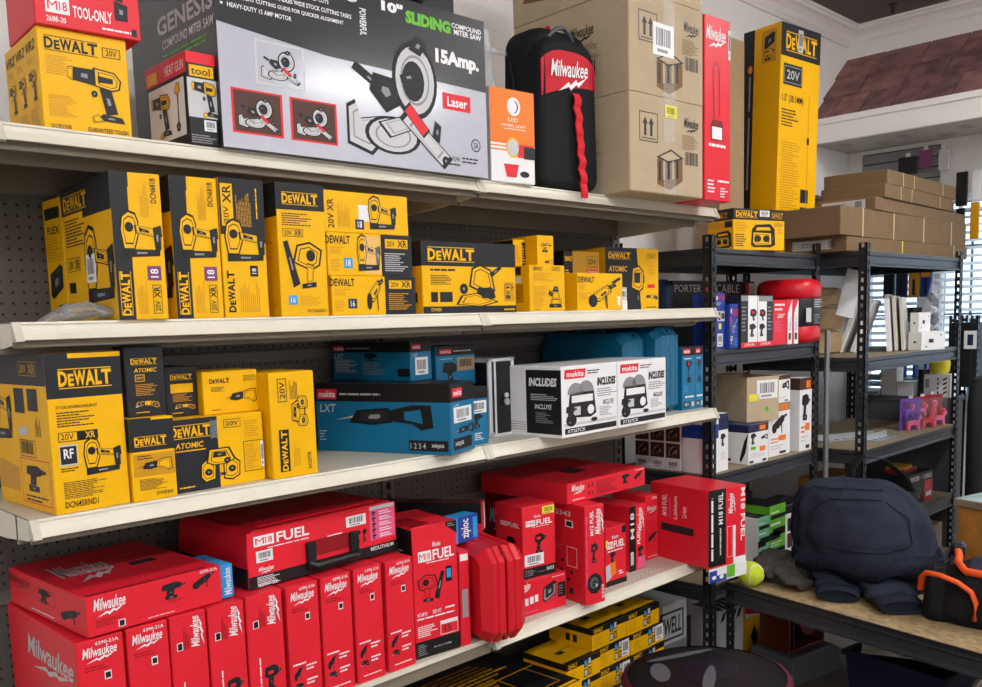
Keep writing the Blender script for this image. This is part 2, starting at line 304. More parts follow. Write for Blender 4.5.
    def milw(s, u0, v0, u1, v1, key, rot=0, lay=3):
        if rot == 0:
            s.t('Milwaukee', u0, v0+(v1-v0)*.35, u1, v1, key, .03, .25, 0, lay); s.g('bolt', u0+(u1-u0)*.1, v0, u1-(u1-u0)*.05, v0+(v1-v0)*.4, cols={'X': key}, lay=lay)
        else:
            s.t('Milwaukee', u0, v0, u0+(u1-u0)*.65, v1, key, .03, .25, rot, lay); s.g('bolt', u0+(u1-u0)*.6, v0, u1, v1, rot=90, cols={'X': key}, lay=lay)
        return s
    def v20(s, u0, v0, u1, v1, key='n', bg=None, xr=True, rot=0, txt='20V'):
        if bg: s.r(u0, v0, u1, v1, bg, 2)
        s.frame(u0, v0, u1, v1, key, .05, 3)
        du, dv = u1-u0, v1-v0
        if rot == 0:
            if xr: s.t('20V', u0+du*.08, v0+dv*.2, u0+du*.45, v1-dv*.2, key, .02); s.t('XR', u0+du*.55, v0+dv*.15, u1-du*.06, v1-dv*.15, key, .04)
            else: s.t(txt, u0+du*.12, v0+dv*.25, u1-du*.12, v1-dv*.25, key, .02)
        else:
            if xr: s.t('20V', u0+du*.2, v0+dv*.08, u1-du*.2, v0+dv*.45, key, .02, rot=90); s.t('XR', u0+du*.15, v0+dv*.55, u1-du*.15, v1-dv*.06, key, .04, rot=90)
            else: s.t(txt, u0+du*.2, v0+dv*.1, u1-du*.2, v1-dv*.1, key, .02, rot=90)
        return s
    def m18(s, u0, v0, u1, v1, key='w', only=False):
        du = u1-u0; a = u0+du*(1 if only else .36)
        s.r(u0, v0, a, v1, key, 2); s.t('M', u0+(a-u0)*.08, v0+(v1-v0)*.2, u0+(a-u0)*.5, v1-(v1-v0)*.2, 'r', .0, lay=3).t('18', u0+(a-u0)*.56, v0+(v1-v0)*.2, a-(a-u0)*.1, v1-(v1-v0)*.2, 'r', .02, lay=3)
        if not only: s.t('FUEL', u0+du*.4, v0, u1, v1, key, .05)
        return s
    def makita(s, u0, v0, u1, v1):
        s.poly([(u0, v0), (u1-(u1-u0)*.05, v0), (u1, v1), (u0+(u1-u0)*.03, v1)], 'r', 2); s.t('makita', u0+(u1-u0)*.1, v0+(v1-v0)*.2, u1-(u1-u0)*.1, v1-(v1-v0)*.2, 'w', .04, .15); return s

def carton(name, label, cat, x, y, z, yaw, w, d, h, cols, style=None, group=None, tilt=0, bev=.07, seam=True):
    """a closed cardboard carton; (x, y) is its front left foot, origin at the middle of its base"""
    mb = MB(); mb.box(-w/2, w/2, -d/2, d/2, 0, h, cols, bev)
    p = Pr(mb, w, d, h)
    bg = cols if isinstance(cols, str) else cols.get('F', cols.get('*'))
    if seam and min(w, d) > 2:      # the gap where the lid flaps meet
        p.on('T').r(.01, .495, .99, .505, 'n' if bg in ('k', 'n') else ('brd' if bg == 'br' else bg), 1); p.on('F')
    p.bg = bg
    if style: style(p)
    c, s = cos(R(yaw)), sin(R(yaw)); cx = x+w/2*c-d/2*s; cy = y+w/2*s+d/2*c
    o = mb.build(name, loc=(cx, cy, z), rot=(0, R(tilt), R(yaw)))
    return tag(o, label, cat, group)
def sticker(par, dim, face, u0, v0, u1, v1, name='price_sticker', key='w', draw=None, th=.03):
    """a stuck-on label, a child of its carton"""
    mb = MB(); p = Pr(mb, *dim); p.face = face
    a = [p.P(u, v, 3.0) for u, v in ((u0, v0), (u1, v0), (u1, v1), (u0, v1))]; b = [p.P(u, v, 3.0+th/p.EPS) for u, v in ((u0, v0), (u1, v0), (u1, v1), (u0, v1))]
    mb.add(a+b, [(4, 5, 6, 7), (0, 1, 5, 4), (1, 2, 6, 5), (2, 3, 7, 6), (3, 0, 4, 7)], key)
    L0 = 3.4+th/p.EPS
    if draw: draw(p, L0)
    else:
        du, dv = u1-u0, v1-v0; p.bar(u0+du*.15, v0+dv*.3, u1-du*.15, v1-dv*.15, lay=L0, seed=int(u0*100)); p.r(u0+du*.2, v0+dv*.1, u1-du*.3, v0+dv*.2, 'g', L0)
    return mb.build(name, par)

# ---------------------------------------------------------------- the setting
def struct(name, mb, **k): return tag(mb.build(name, **k), kind='structure')
XW, YW, ZC = 226.5, 101.0, 68.0          # right wall, back wall, ceiling (from the eye)
XL, YF = -70.0, -110.0
mb = MB(); mb.box(XL, XW+6, YF, YW, -.5, 0, 'floor'); struct('floor', mb, loc=(0, 0, -H))
mb = MB(); mb.box(XL, XW+6, YF, YW, 0, 2, 'ceil'); struct('ceiling', mb, loc=(0, 0, ZC))
mb = MB(); mb.box(XL, XW+6, 0, 4, 0, H+ZC, 'wall'); struct('wall_back', mb, loc=(0, YW, -H))
mb = MB(); mb.box(XL, XW+6, -4, 0, 0, H+ZC, 'wall'); struct('wall_front', mb, loc=(0, YF, -H))
mb = MB(); mb.box(-4, 0, YF, YW, 0, H+ZC, 'wall'); struct('wall_left', mb, loc=(XL, 0, -H))
# right wall with two window openings
W1 = (82.0, 97.0); W2 = (28.0, 80.0); WZ = (-22.0, 26.0)
mb = MB()
for a, b in ((YF, W2[0]), (W2[1], W1[0]), (W1[1], YW)): mb.box(0, 5, a, b, -H, ZC, 'wall')
for a, b in (W1, W2): mb.box(0, 5, a, b, -H, WZ[0], 'wall'); mb.box(0, 5, a, b, WZ[1], ZC, 'wall')
struct('wall_right', mb, loc=(XW, 0, 0))
for i, (a, b) in enumerate((W1, W2)):
    mb = MB()
    mb.box(1, 4, a, a+1.4, WZ[0], WZ[1], 'white_trim'); mb.box(1, 4, b-1.4, b, WZ[0], WZ[1], 'white_trim')
    mb.box(1, 4, a, b, WZ[0], WZ[0]+1.4, 'white_trim'); mb.box(1, 4, a, b, WZ[1]-1.4, WZ[1], 'white_trim'); mb.box(1.4, 3.6, (a+b)/2-.6, (a+b)/2+.6, WZ[0], WZ[1], 'white_trim')
    w = struct('window_%d' % (i+1), mb, loc=(XW, 0, 0))
    mb = MB(); mb.box(2.4, 2.6, a+1, b-1, WZ[0]+1, WZ[1]-1, 'glass'); tag(mb.build('pane', w), kind='structure')
    mb = MB()
    q = WZ[0]+2
    while q < WZ[1]-1:
        mb.box(0, 0, 0, 0, 0, 0, 'blind') if 0 else mb.prism([(-.9, q-.35), (.5, q+.35), (.5, q+.41), (-.9, q-.29)], a+.6, b-.6, 'y', 'blind'); q += 1.75
    o = mb.build('venetian_blind', loc=(XW-1.2, 0, 0)); tag(o, 'white horizontal slat blind in the %s window' % ('narrow corner' if i == 0 else 'wide front'), 'blind')
    mb = MB()
    for q in range(int(a)+3, int(b), 6): mb.box(5.6, 6.1, q, q+.5, WZ[0], WZ[1], 'g')
    for q in range(int(WZ[0])+4, int(WZ[1]), 8): mb.box(5.6, 6.1, a, b, q, q+.5, 'g')
    tag(mb.build('security_grille', w), kind='structure')
# crown moulding
prof = [(0, 0), (0, -4.2), (-.5, -4.2), (-.8, -3.6), (-1.2, -3.2), (-1.5, -2.2), (-2.4, -1.4), (-3.2, -1.1), (-3.4, -.6), (-3.9, -.5), (-3.9, 0)]
mb = MB(); mb.prism([(YW+p[0], ZC+p[1]) for p in prof], XL, XW, 'x', 'white_trim'); struct('trim_1', mb)
mb = MB(); mb.prism([(XW+p[0], ZC+p[1]) for p in prof], YF, YW, 'y', 'white_trim'); struct('trim_2', mb)
# flat frieze over the shingles, the false shingle awning, its fascia and soffit
mb = MB(); mb.box(XW-1.2, XW, YF, YW, 60.6, 64.2, 'white_trim'); struct('trim_3', mb)
P0, P1 = Vector((XW-1, 61)), Vector((XW-19.4, 44.0))      # shingle slope from the wall down to the eave, in x and z
aw = empty('shingle_awning', (XW, YW, 44), 0, 'dark maroon shingled false roof running along the right wall under the ceiling', 'awning')
rnd = random.Random(3)
dv = (P1-P0); ln = dv.length; dn = dv/ln; nr = Vector((dn.y, -dn.x))
if nr.y < 0: nr = -nr
mb = MB()
rows = 3
for r_ in range(rows):
    a, b = r_/rows*ln-.2, (r_+1)/rows*ln+.5
    yy = YW-.1-(rnd.random()*3)
    y_hi = YW-.02
    while y_hi > YF+40:
        w = rnd.choice((4.5, 5.5, 7, 8.5, 10)); y_lo = max(YF+40, y_hi-w); lift = .25+.12*rnd.random()
        A = P0+dn*a+nr*.05; B = P0+dn*b+nr*(lift+.35); B2 = P0+dn*b+nr*(lift-.25); A2 = P0+dn*a-nr*.2
        mb.prism([(A.x-XW, A.y-44), (B.x-XW, B.y-44), (B2.x-XW, B2.y-44), (A2.x-XW, A2.y-44)], y_lo+.3-YW, y_hi-YW, 'y', rnd.choice(('shingle', 'shingle', 'shingle2', 'shingle3')))
        y_hi = y_lo
mb.build('shingles', aw)
mb = MB(); mb.prism([(P0.x-XW, P0.y-44-.6), (P1.x-XW, P1.y-44-.6), (P1.x-XW+1, P1.y-44-1.6), (P0.x-XW, P0.y-44-2)], YF+40-YW, -.01, 'y', 'n'); mb.build('roof_deck', aw)  # deck coloured black to paint in the shadow line under the shingles
mb = MB(); mb.box(-20.6, -19.6, YF+40-YW, -.01, -5.6, -.1, 'white_trim', .1); mb.box(-21.1, -20.4, YF+40-YW, -.01, -1.5, -.1, 'white_trim', .1); mb.build('fascia', aw)
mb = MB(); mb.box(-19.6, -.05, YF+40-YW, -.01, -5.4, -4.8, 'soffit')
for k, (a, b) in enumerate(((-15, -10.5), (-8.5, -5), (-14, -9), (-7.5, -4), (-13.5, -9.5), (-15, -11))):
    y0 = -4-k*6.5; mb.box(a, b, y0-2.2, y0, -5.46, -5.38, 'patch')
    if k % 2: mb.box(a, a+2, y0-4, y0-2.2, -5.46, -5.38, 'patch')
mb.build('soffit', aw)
# little ceiling hook
mb = MB(); mb.tube([(0, 0, 0), (0, 0, -1.2), (.6, .2, -1.8), (1.2, .3, -1.2)], .28, 'n'); mb.prism(circ(0, 0, .9), -.3, 0, 'z', 'n')
tag(mb.build('ceiling_hook', loc=(214.5, 86.0, ZC)), 'small dark hook screwed into the ceiling', 'hook')
# grey slotted board at the right wall
mb = MB()
for k in range(4): mb.box(-.7, 0, -9, 9, k*2.4, k*2.4+2.1, 'g')
mb.box(-.25, 0, -9, 9, 0, 9.6, 'k')
tag(mb.build('slatwall_board', loc=(XW, 88, 28)), 'grey slotted display board on the right wall above the windows', 'display board')

# ---------------------------------------------------------------- the gondola shelving
Z1, Z2, Z3, Z4, Z5 = 15.25, .85, -14.05, -36.35, -55.9
YL = 72.3; YB = 90.75
XS = (21.6, 69.9, 118.0)
gon = empty('gondola_shelving', (XS[0], YL, -H), 0, 'long cream metal gondola shelving with grey pegboard back filled with tool cartons', 'shelving')
gx = lambda x: x-XS[0]
gy = lambda y: y-YL
gz = lambda z: z+H
for i in (0, 1):
    mb = MB(); x0, x1 = XS[i]+.8, XS[i+1]-.8
    mb.box(x0, x1, YB, YB+.4, -H+3, 16.5, 'peg')
    o = mb.build('pegboard_panel'); o.parent = gon
    o.location = (-XS[0]*I+(0), -YL*I, H*I)
    ox, oz = (.98, .22) if i else (.55, .8)
    me = o.data
    for v in me.vertices: v.co.x -= ox*I; v.co.z -= oz*I
    o.location.x += ox*I; o.location.z += oz*I
for i, x in enumerate(XS):
    mb = MB(); mb.box(-.9, -.35, -.35, 1.6, 0, 79, 'upright'); mb.box(.35, .9, -.35, 1.6, 0, 79, 'upright'); mb.box(-.35, .35, .1, 1.6, 0, 79, 'n')
    q = 4
    while q < 78: mb.box(-.35, .35, -.3, .1, q, q+.55, 'upright'); q += 1.0+.55*0+.45
    mb.build('upright', gon, (gx(x), gy(YB), 0))
for i in (0, 1):
    mb = MB(); x0, x1 = XS[i]+1, XS[i+1]-1
    for z in (-3.3, 13.4, -24.5, -46): mb.box(gx(x0), gx(x1), gy(YB)-.35, gy(YB), gz(z)-.7, gz(z)+.7, 'upright', .15); 
    mb.build('panel_rail', gon)
def shelf(i, z, thin=False, deep=0):
    x0, x1 = XS[i]+.12, XS[i+1]-.12
    mb = MB(); yb = 90.2
    y0 = YL-deep
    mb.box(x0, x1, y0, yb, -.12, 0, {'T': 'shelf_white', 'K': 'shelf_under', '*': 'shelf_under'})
    if z < -30 and not thin and not deep:      # perforated pan
        for a in range(int(x0)+2, int(x1), 1):
            for b in range(3): mb.box(a, a+.22, y0+.7+b*.8, y0+.92+b*.8, 0, .012, 'g')
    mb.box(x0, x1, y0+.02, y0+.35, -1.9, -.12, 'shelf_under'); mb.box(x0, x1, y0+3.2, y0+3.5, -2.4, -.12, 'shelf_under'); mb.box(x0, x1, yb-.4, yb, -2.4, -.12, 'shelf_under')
    s = mb.build('shelf', gon, (-XS[0], -YL, z+H))
    hgt = .5 if thin else 1.32; out = .25 if thin else .85
    prof = [(0, 0), (-.14, 0), (-.2, -.16), (-.1, -.22), (-.25, -.3)] if not thin else [(0, 0), (-.2, 0)]
    prof = prof+[(-.25-(out-.25)*t**1.5, -.3-(hgt-.3)*t) for t in ((.3, .6, .85, 1.) if not thin else (1.,))]+[(-out+.12, -hgt-.05), (.05, -hgt*.5)]
    mb = MB(); mb.prism([(y0+p[0], p[1]) for p in prof], x0+.5, x1-.5, 'x', 'lip'); mb.build('price_channel', s)
    if not deep:
        for x in (x0, x1-.18):
            mb = MB(); mb.prism([(y0+.1, -.1), (y0-.2, -1.0), (y0+.4, -1.7), (y0+6, -2.3), (yb, -2.9), (yb, -.1)], x, x+.18, 'x', 'lip'); mb.build('shelf_bracket', s)
        for x in (x0-.1, x1-.5):
            mb = MB(); mb.prism([(y0+.05, .02), (y0-.22, .0), (y0-.4, -.45), (y0-.95 if not thin else y0-.4, -hgt-.1), (y0-.6, -hgt-.2), (y0+.3, -1.3)], x, x+.6, 'x', 'shelf_white'); mb.build('end_cap', s)
    return s
for i in (0, 1):
    for z in (Z1, Z2, Z3): shelf(i, z)
shelf(0, Z4, True); shelf(1, Z4)
shelf(0, Z5, False, 1.5); shelf(1, Z5, False, 1.5)
mb = MB(); mb.box(0, gx(XS[2]), -.5, 0, 0, 5.4, 'shelf_white'); mb.build('kick_plate', gon)

# ---------------------------------------------------------------- boltless racks
def slotted(mb, x0, y0, z1, sx, sy, w=1.5, th=.16, key='rack'):
    """angle post with its corner at (x0, y0); flanges run sx along x and sy along y, real keyhole slots"""
    def plate(ax, s):
        q = 0
        def bx(a, b, z0, zz):
            lo, hi = sorted((a*s, b*s))
            if ax == 'x': mb.box(x0+lo, x0+hi, min(y0, y0+th*sy), max(y0, y0+th*sy), z0, zz, key)
            else: mb.box(min(x0, x0+th*sx), max(x0, x0+th*sx), y0+lo, y0+hi, z0, zz, key)
        bx(0, w*.34, 0, z1); bx(w*.68, w, 0, z1)
        z = 0
        while z < z1: zz = min(z+.75, z1); bx(w*.34, w*.68, z, zz); z += 1.5
    plate('x', sx); plate('y', sy)
def rack(name, label, x0, x1, y0, y1, ztop, levels, side=True, decks='board'):
    rk = empty(name, (x0, y0, -H), 0, label, 'rack'); w, d = x1-x0, y1-y0
    for (a, b, sx, sy) in ((0, 0, 1, 1), (w, 0, -1, 1), (0, d, 1, -1), (w, d, -1, -1)):
        mb = MB(); slotted(mb, a, b, ztop+H, sx, sy); mb.build('post', rk)
    for z in levels:
        zz = z+H
        pf = [(0, -.1), (0, -.7), (.25, -.95), (.25, -2.1), (-.05, -2.3), (-.05, -2.6), (.9, -2.6), (.9, -.1)]
        mb = MB(); mb.prism([(p[0]+.2, zz+p[1]) for p in pf], .3, w-.3, 'x', 'rackface'); mb.build('beam', rk)
        mb = MB(); mb.prism([(d-p[0]-.2, zz+p[1]) for p in pf], .3, w-.3, 'x', 'rackface'); mb.build('beam', rk)
        for s_, xx in ((1, .2), (-1, w-.2)):
            mb = MB(); mb.prism([(xx+s_*p[0], zz+p[1]) for p in pf], .3, d-.3, 'y', 'rackface'); mb.build('side_beam', rk)
        mb = MB(); mb.box(.45, w-.45, .45, d-.45, zz-.5, zz, decks, .03); mb.build('deck', rk)
    return rk
rack('storage_rack', 'black boltless storage rack beside the gondola with four particleboard decks', 119.7, 155.6, 74, 92, 11.8, (9.9, -5.5, -24.9, -42.6))
rack('storage_rack', 'black boltless storage rack near the right wall with flat cartons on top', 158.6, 207.0, 67, 91, 11.6, (10.2, -8.5, -25.2, -40.3, -52.5))
# work bench: low rack in front, slightly turned
BA = -9.8
wb = empty('work_bench', (122.0, 73.0, -H), 180+90+BA, 'low black framed bench with a scuffed chipboard top under the navy sweatshirts', 'bench')
# local x runs from the rack towards the viewer, local y away to the right
bl, bw, bz = 56.0, 34.0, 20.0
mb = MB(); mb.box(.2, bl, .2, bw, bz-.6, bz, 'osb', .04); mb.build('deck', wb)
pf = [(0, -.45), (0, -.9), (.3, -1.15), (.3, -2.5), (-.05, -2.75), (-.05, -3.1), (1, -3.1), (1, -.65)]
mb = MB(); mb.prism([(p[0], bz+p[1]) for p in pf], .1, bl, 'x', 'rackface'); mb.box(.1, bl, -.02, .3, bz-.5, bz+.05, 'rack'); mb.build('beam', wb)
mb = MB(); mb.prism([(bw-p[0], bz+p[1]) for p in pf], .1, bl, 'x', 'rackface'); mb.build('beam', wb)
mb = MB(); mb.prism([(p[0], bz+p[1]) for p in pf], .3, bw-.3, 'y', 'rackface'); mb.build('side_beam', wb)
for a, b, sx, sy in ((0.2, .2, 1, 1), (bl, .2, -1, 1), (.2, bw, 1, -1), (bl, bw, -1, -1)):
    mb = MB(); slotted(mb, a, b, bz-.2, sx, sy); mb.build('post', wb)
mb = MB(); mb.prism(circ(0, 0, .48, 16), 0, 58.4, 'z', 'conduit', True); mb.prism(circ(0, 0, .62, 16), 50, 51.4, 'z', 'conduit'); 
tag(mb.build('conduit_pipe', loc=(157.3, 73.3, -H)), 'thin grey metal conduit pipe standing between the two black racks', 'pipe')
# grey counter beyond the far rack
ct = empty('counter', (207.9, 68.5, -H), 0, 'dark grey metal service counter behind the far rack', 'counter')
mb = MB(); mb.box(.3, 7.5, .3, 21, 0, 41.2, 'counter', .1); mb.build('body', ct)
mb = MB(); mb.box(0, 7.8, 0, 21.3, 41.2, 42.3, 'counter', .2); mb.build('top', ct)

# ================================================================ top shelf
def s_heat(p):
    p.on('F').dewalt(.07, .78, .66, .92, 'n').frame(.71, .79, .92, .89, 'k'); p.t('20V', .75, .81, .88, .87, 'k')
    p.lines(.07, .55, .38, .74, 6, 'dy').lines(.07, .14, .4, .36, 10, 'dy').g('heat', .3, .12, .92, .68)
    p.t('DCE530B', .08, .03, .3, .07, 'n', .02).t('GUARANTEED TOUGH.', .48, .03, .96, .075, 'n', .03)
    p.on('L')
    for k in range(3):
        u = .05+k*.31; p.t('VR2', u, .8, u+.26, .9, 'n', .03, .2).g('heat', u+.02, .3, u+.24, .62).lines(u, .05, u+.26, .26, 6, 'dy').lines(u, .68, u+.2, .76, 3, 'dy')
carton('heat_gun_carton', 'yellow heat gun carton at the left end of the top shelf', 'carton', 25.5, 73.25, Z1, -3.2, 6.6, 9.1, 7.6, 'y', s_heat)
def s_tool(p):
    p.on('F').m18(.1, .12, .32, .26, only=True).t('TOOL-ONLY', .35, .11, .72, .22, 'w', .04).t('2688-20', .1, .04, .28, .09, 'w', .02).lines(.1, .32, .6, .37, 1, 'w')
    p.lines(.62, .04, .9, .08, 1, 'w').g('drill', .72, .16, .98, .9, cols={'A': 'n', 'G': 'k'}).r(.91, .03, .96, .1, 'k')
carton('tool_carton', 'red tool-only carton lying on the yellow heat gun carton', 'carton', 25.35, 72.85, Z1+7.6, -3.5, 7.8, 7.5, 8, 'r', s_tool)
def s_gun2(p):
    p.on('L').r(0, .78, 1, 1, 'r', 1).r(.04, .8, .3, .93, 'y', 2).t('HEAT GUN', .5, .82, .95, .93, 'w', .02).r(.05, .12, .93, .74, 'w', 1).g('heat', .12, .15, .6, .66).g('pole', .62, .18, .92, .7, cols={'D': 'n'})
    p.on('F').r(0, .88, 1, 1, 'r', 1).r(.1, .74, .92, .86, 'y', 1).t('tool', .15, .76, .8, .84, 'n', .02).r(0, .3, 1, .72, 'lg', 1).g('heat', .15, .3, 1, .7).label(.5, .16, .92, .28).lines(.05, .02, .9, .12, 3, 'g')
carton('heat_gun_carton', 'small black and red heat gun carton squeezed beside the big saw carton', 'carton', 36.6, 72.0, Z1, -1.2, 2.6, 8, 7.5, 'n', s_gun2)
def s_miter(p):
    p.on('F').r(0, .0, 1, 1, 'gloss_w', 1).poly([(0, .63), (.35, .57), (1, .55), (1, 1), (0, 1)], 'gloss_k', 2)
    for k, t in enumerate(('INCLUDES MITER, BEVEL AND COMPOUND CUTS', 'SLIDING RAIL SYSTEM HANDLES WIDE STOCK CUTTING TASKS', 'LASER-LIGHT CUTTING GUIDE FOR QUICKER ALIGNMENT', 'HEAVY-DUTY 15 AMP MOTOR')):
        v = .85-k*.046; L = (.33, .41, .38, .2)[k]; p.t(t, .035, v, .035+L, v+.024, 'w', .03).r(.014, v+.006, .022, v+.018, 'w', 3)
    p.t('GENESIS', .12, .9, .47, .98, 'lg', .05).t('10"', .56, .9, .645, .96, 'w', .11).t('SLIDING', .655, .865, .845, .94, 'gr', .12).t('COMPOUND', .85, .91, .985, .94, 'w', .05).t('MITER SAW', .86, .87, .985, .905, 'w', .05)
    p.t('15Amp.', .775, .65, .97, .76, 'w', .11).t('POWERFUL', .475, .73, .5, .88, 'w', .04, rot=270)
    p.g('saw', .42, .06, .82, .8)
    for u, v, c, c2 in ((.11, .35, 'lg', 'gloss_w'), (.03, .08, 'r', 'bd'), (.215, .08, 'r', 'bd')): p.r(u, v, u+.16, v+.23, c, 3).r(u+.007, v+.01, u+.153, v+.22, c2, 4).g('saw', u+.02, v+.03, u+.14, v+.2, lay=5)
    p.r(.8, .4, .925, .5, 'r', 3).t('Laser', .82, .42, .91, .48, 'w', .04, lay=4); p.fan(circ(.945, .2, .022, 18, .042), None, 'n', 3); p.fan(circ(.945, .2, .018, 18, .034), None, 'gloss_w', 4); p.t('SA', .934, .18, .957, .22, 'n', .03, lay=5).t('2 YEAR', .82, .085, .87, .11, 'n', .02).lines(.88, .075, .98, .12, 2, 'k').lines(.82, .05, .87, .075, 1, 'k')
    p.on('L').t('GENESIS', .35, .7, .98, .8, 'lg', .05).t('COMPOUND MITER SAW', .4, .62, .98, .67, 'w', .02).lines(.4, .55, .9, .6, 2, 'gr')
    for u in (.35, .62): p.r(u, .34, u+.22, .52, 'bd', 2).g('saw', u+.02, .36, u+.2, .5)
    p.lines(.3, .1, .9, .28, 8, 'g')
big = carton('miter_saw_carton', 'huge black and silver sliding saw carton filling the middle of the top shelf', 'carton', 39.2, 71.3, Z1, -.6, 31.0, 17, 16.2, {'*': 'gloss_k', 'T': 'n'}, s_miter, bev=.12)
mb = MB(); mb.box(-8, 8, -5, 5, 0, 4, 'n', .3); mb.box(-8.4, 8.4, -5.4, 5.4, 3.2, 4, 'k', .2); mb.box(-3, 3, -5.7, -5.2, 1.2, 2.4, 'k', .15)
tag(mb.build('tote_lid', loc=(61, 79, Z1+16.2)), 'black plastic tote lying on top of the big saw carton', 'tote')
def s_light(p):
    p.on('F').r(0, .55, 1, 1, 'o', 1).r(0, .43, 1, .55, 'o', 1)
    for k in range(6): p.r(0, .42-k*.02, 1, .435-k*.02, 'o' if k % 2 == 0 else 'w', 1)
    p.fan(circ(.53, .82, .15, 20, .1), None, 'w', 3); p.fan(circ(.53, .82, .1, 16, .07), None, 'k', 4); p.fan(circ(.5, .82, .1, 16, .07), None, 'w', 4.4)
    p.t('LED', .4, .66, .62, .7, 'w', .01).t('WORK LIGHT', .25, .6, .8, .63, 'w', .01).r(.3, .575, .8, .582, 'w', 3)
    p.fan(circ(.5, .38, .16, 18, .11), None, 'y', 3); p.fan(circ(.5, .38, .13, 18, .09), None, 'lg', 3.5); p.r(.6, .28, .98, .42, 'r', 3).r(.74, .27, 1, .4, 'k', 4)
    p.poly([(.28, .2), (.62, .2), (.56, .06), (.34, .06)], 'r', 3); p.fan(circ(.75, .1, .11, 14, .035), None, 'k', 3)
carton('lamp_carton', 'orange and white work light carton in front of the black backpack', 'carton', 71.7, 71.95, Z1, -5.4, 6.5, 4.2, 10.1, {'*': 'w', 'T': 'lg'}, s_light)
# clear blister bag standing behind the orange carton
bg = empty('blister_bag', (77.3, 78.2, Z1), 0, 'clear crinkled plastic bag with a dark tool behind the orange carton', 'bag')
mb = MB(); rr = random.Random(5); rings = []
for k, (z, a, b) in enumerate(((0, 2.0, 1.2), (5, 2.1, 1.3), (10, 2.0, 1.2), (13, 1.5, .9), (16, .9, .6), (18.6, .6, .3))):
    rings.append([(a*cos(2*pi*i/12)*(1+.18*rr.uniform(-1, 1)), b*sin(2*pi*i/12)*(1+.25*rr.uniform(-1, 1)), z) for i in range(12)])
mb.loft(rings, 'film2', False); mb.build('bag_film', bg)
mb = MB(); mb.box(-1.5, .1, -.3, .5, 8, 15.0, 'n', .2); mb.box(-1.3, -.1, -.4, .4, 15.0, 15.8, 'r', .1); mb.box(-1.7, 1.5, -.3, .3, .1, 8, 'n', .2); mb.build('packed_tool', bg)
mb = MB(); mb.box(-2.2, 2.2, -1.6, -1.45, 15.6, 16.1, 'clear'); mb.build('hang_tab', bg)
# cardboard cartons
def s_milbox(side):
    def f(p):
        for fc in ('F', 'L'):
            p.on(fc)
            if fc == 'F':
                p.frame(.12, .52, .36, .82, 'n', .12, 2)
                for u in (.18, .26): p.r(u, .58, u+.03, .7, 'n', 2).poly([(u-.02, .7), (u+.05, .7), (u+.015, .77)], 'n', 2)
                p.r(.15, .55, .33, .56, 'n', 2)
                p.milw(.72, .68, .93, .84, 'n').lines(.7, .5, .93, .66, 6, 'brd').bar(.74, .34, .92, .48, 'k', 2, 3)
                p.poly([(.35, .1), (.52, .05), (.7, .16), (.7, .38), (.55, .46), (.35, .36)], 'brd', 2)
                for k in range(5): p.r(.37+k*.06, .14+k*.01, .4+k*.06, .34+k*.012, 'br' if k % 2 else 'k', 3)
                p.poly([(.34, .38), (.54, .48), (.72, .4), (.5, .33)], 'k', 3).poly([(.38, .385), (.54, .46), (.67, .4), (.5, .35)], 'br', 4)
            else:
                p.milw(.52, .6, .72, .78, 'n').lines(.52, .42, .78, .58, 6, 'brd').bar(.56, .24, .74, .4, 'k', 2, 4)
                if side: p.poly([(.1, .3), (.3, .24), (.4, .5), (.2, .6)], 'brd', 2)
    return f
def brown(label, x, y, z, yaw, w, d, h, st, lab):
    o = carton('cardboard_carton', label, 'carton', x, y, z, yaw, w, d, h, 'br', st, 'brown corrugated cartons stacked at the end of the top shelf', bev=.15)
    D = (w, d, h); mb = MB(); p = Pr(mb, *D); p.on('F').r(.44, .55, .6, 1, 'film', 2.2); mb.build('packing_tape', o); mb = MB(); p = Pr(mb, *D); p.on('F').r(.44, 0, .6, .36, 'film', 2.2); mb.build('packing_tape', o)
    if lab == 1: sticker(o, D, 'F', .3, .42, .58, .74, 'shipping_label')
    if lab == 2: sticker(o, D, 'F', .46, .8, .62, .93, 'price_sticker', 'ye')
    return o
brown('brown carton with a yellow sticker at the bottom of the stack beside the backpack', 91.6, 67.9, Z1, -3, 15.0, 20, 11.9, s_milbox(0), 2)
brown('brown carton with a white shipping label in the middle of its stack', 91.75, 68.0, Z1+11.9, -2.6, 15.2, 20, 12.0, s_milbox(1), 1)
brown('topmost brown carton of the stack, cut off by the top of the photo', 91.75, 68.1, Z1+23.9, -2.6, 15.0, 20, 9.0, s_milbox(1), 0)
def s_redtall(p):
    p.on('F').milw(.05, .83, .8, .95, 'w').g('pump', .1, .34, .85, .76, cols={'X': 'dr', 'A': 'dr'}).lines(.15, .29, .8, .325, 1, 'w').lines(.1, .04, .4, .12, 3, 'w').lines(.5, .1, .95, .125, 1, 'w').lines(.6, .02, .9, .08, 3, 'w')
o = carton('pump_carton', 'tall red carton standing right of the brown cartons', 'carton', 107.5, 67.4, Z1, -3, 5.9, 13, 23.9, 'r', s_redtall)
sticker(o, (5.9, 13, 23.9), 'F', .9, .79, .985, .95, 'price_sticker')
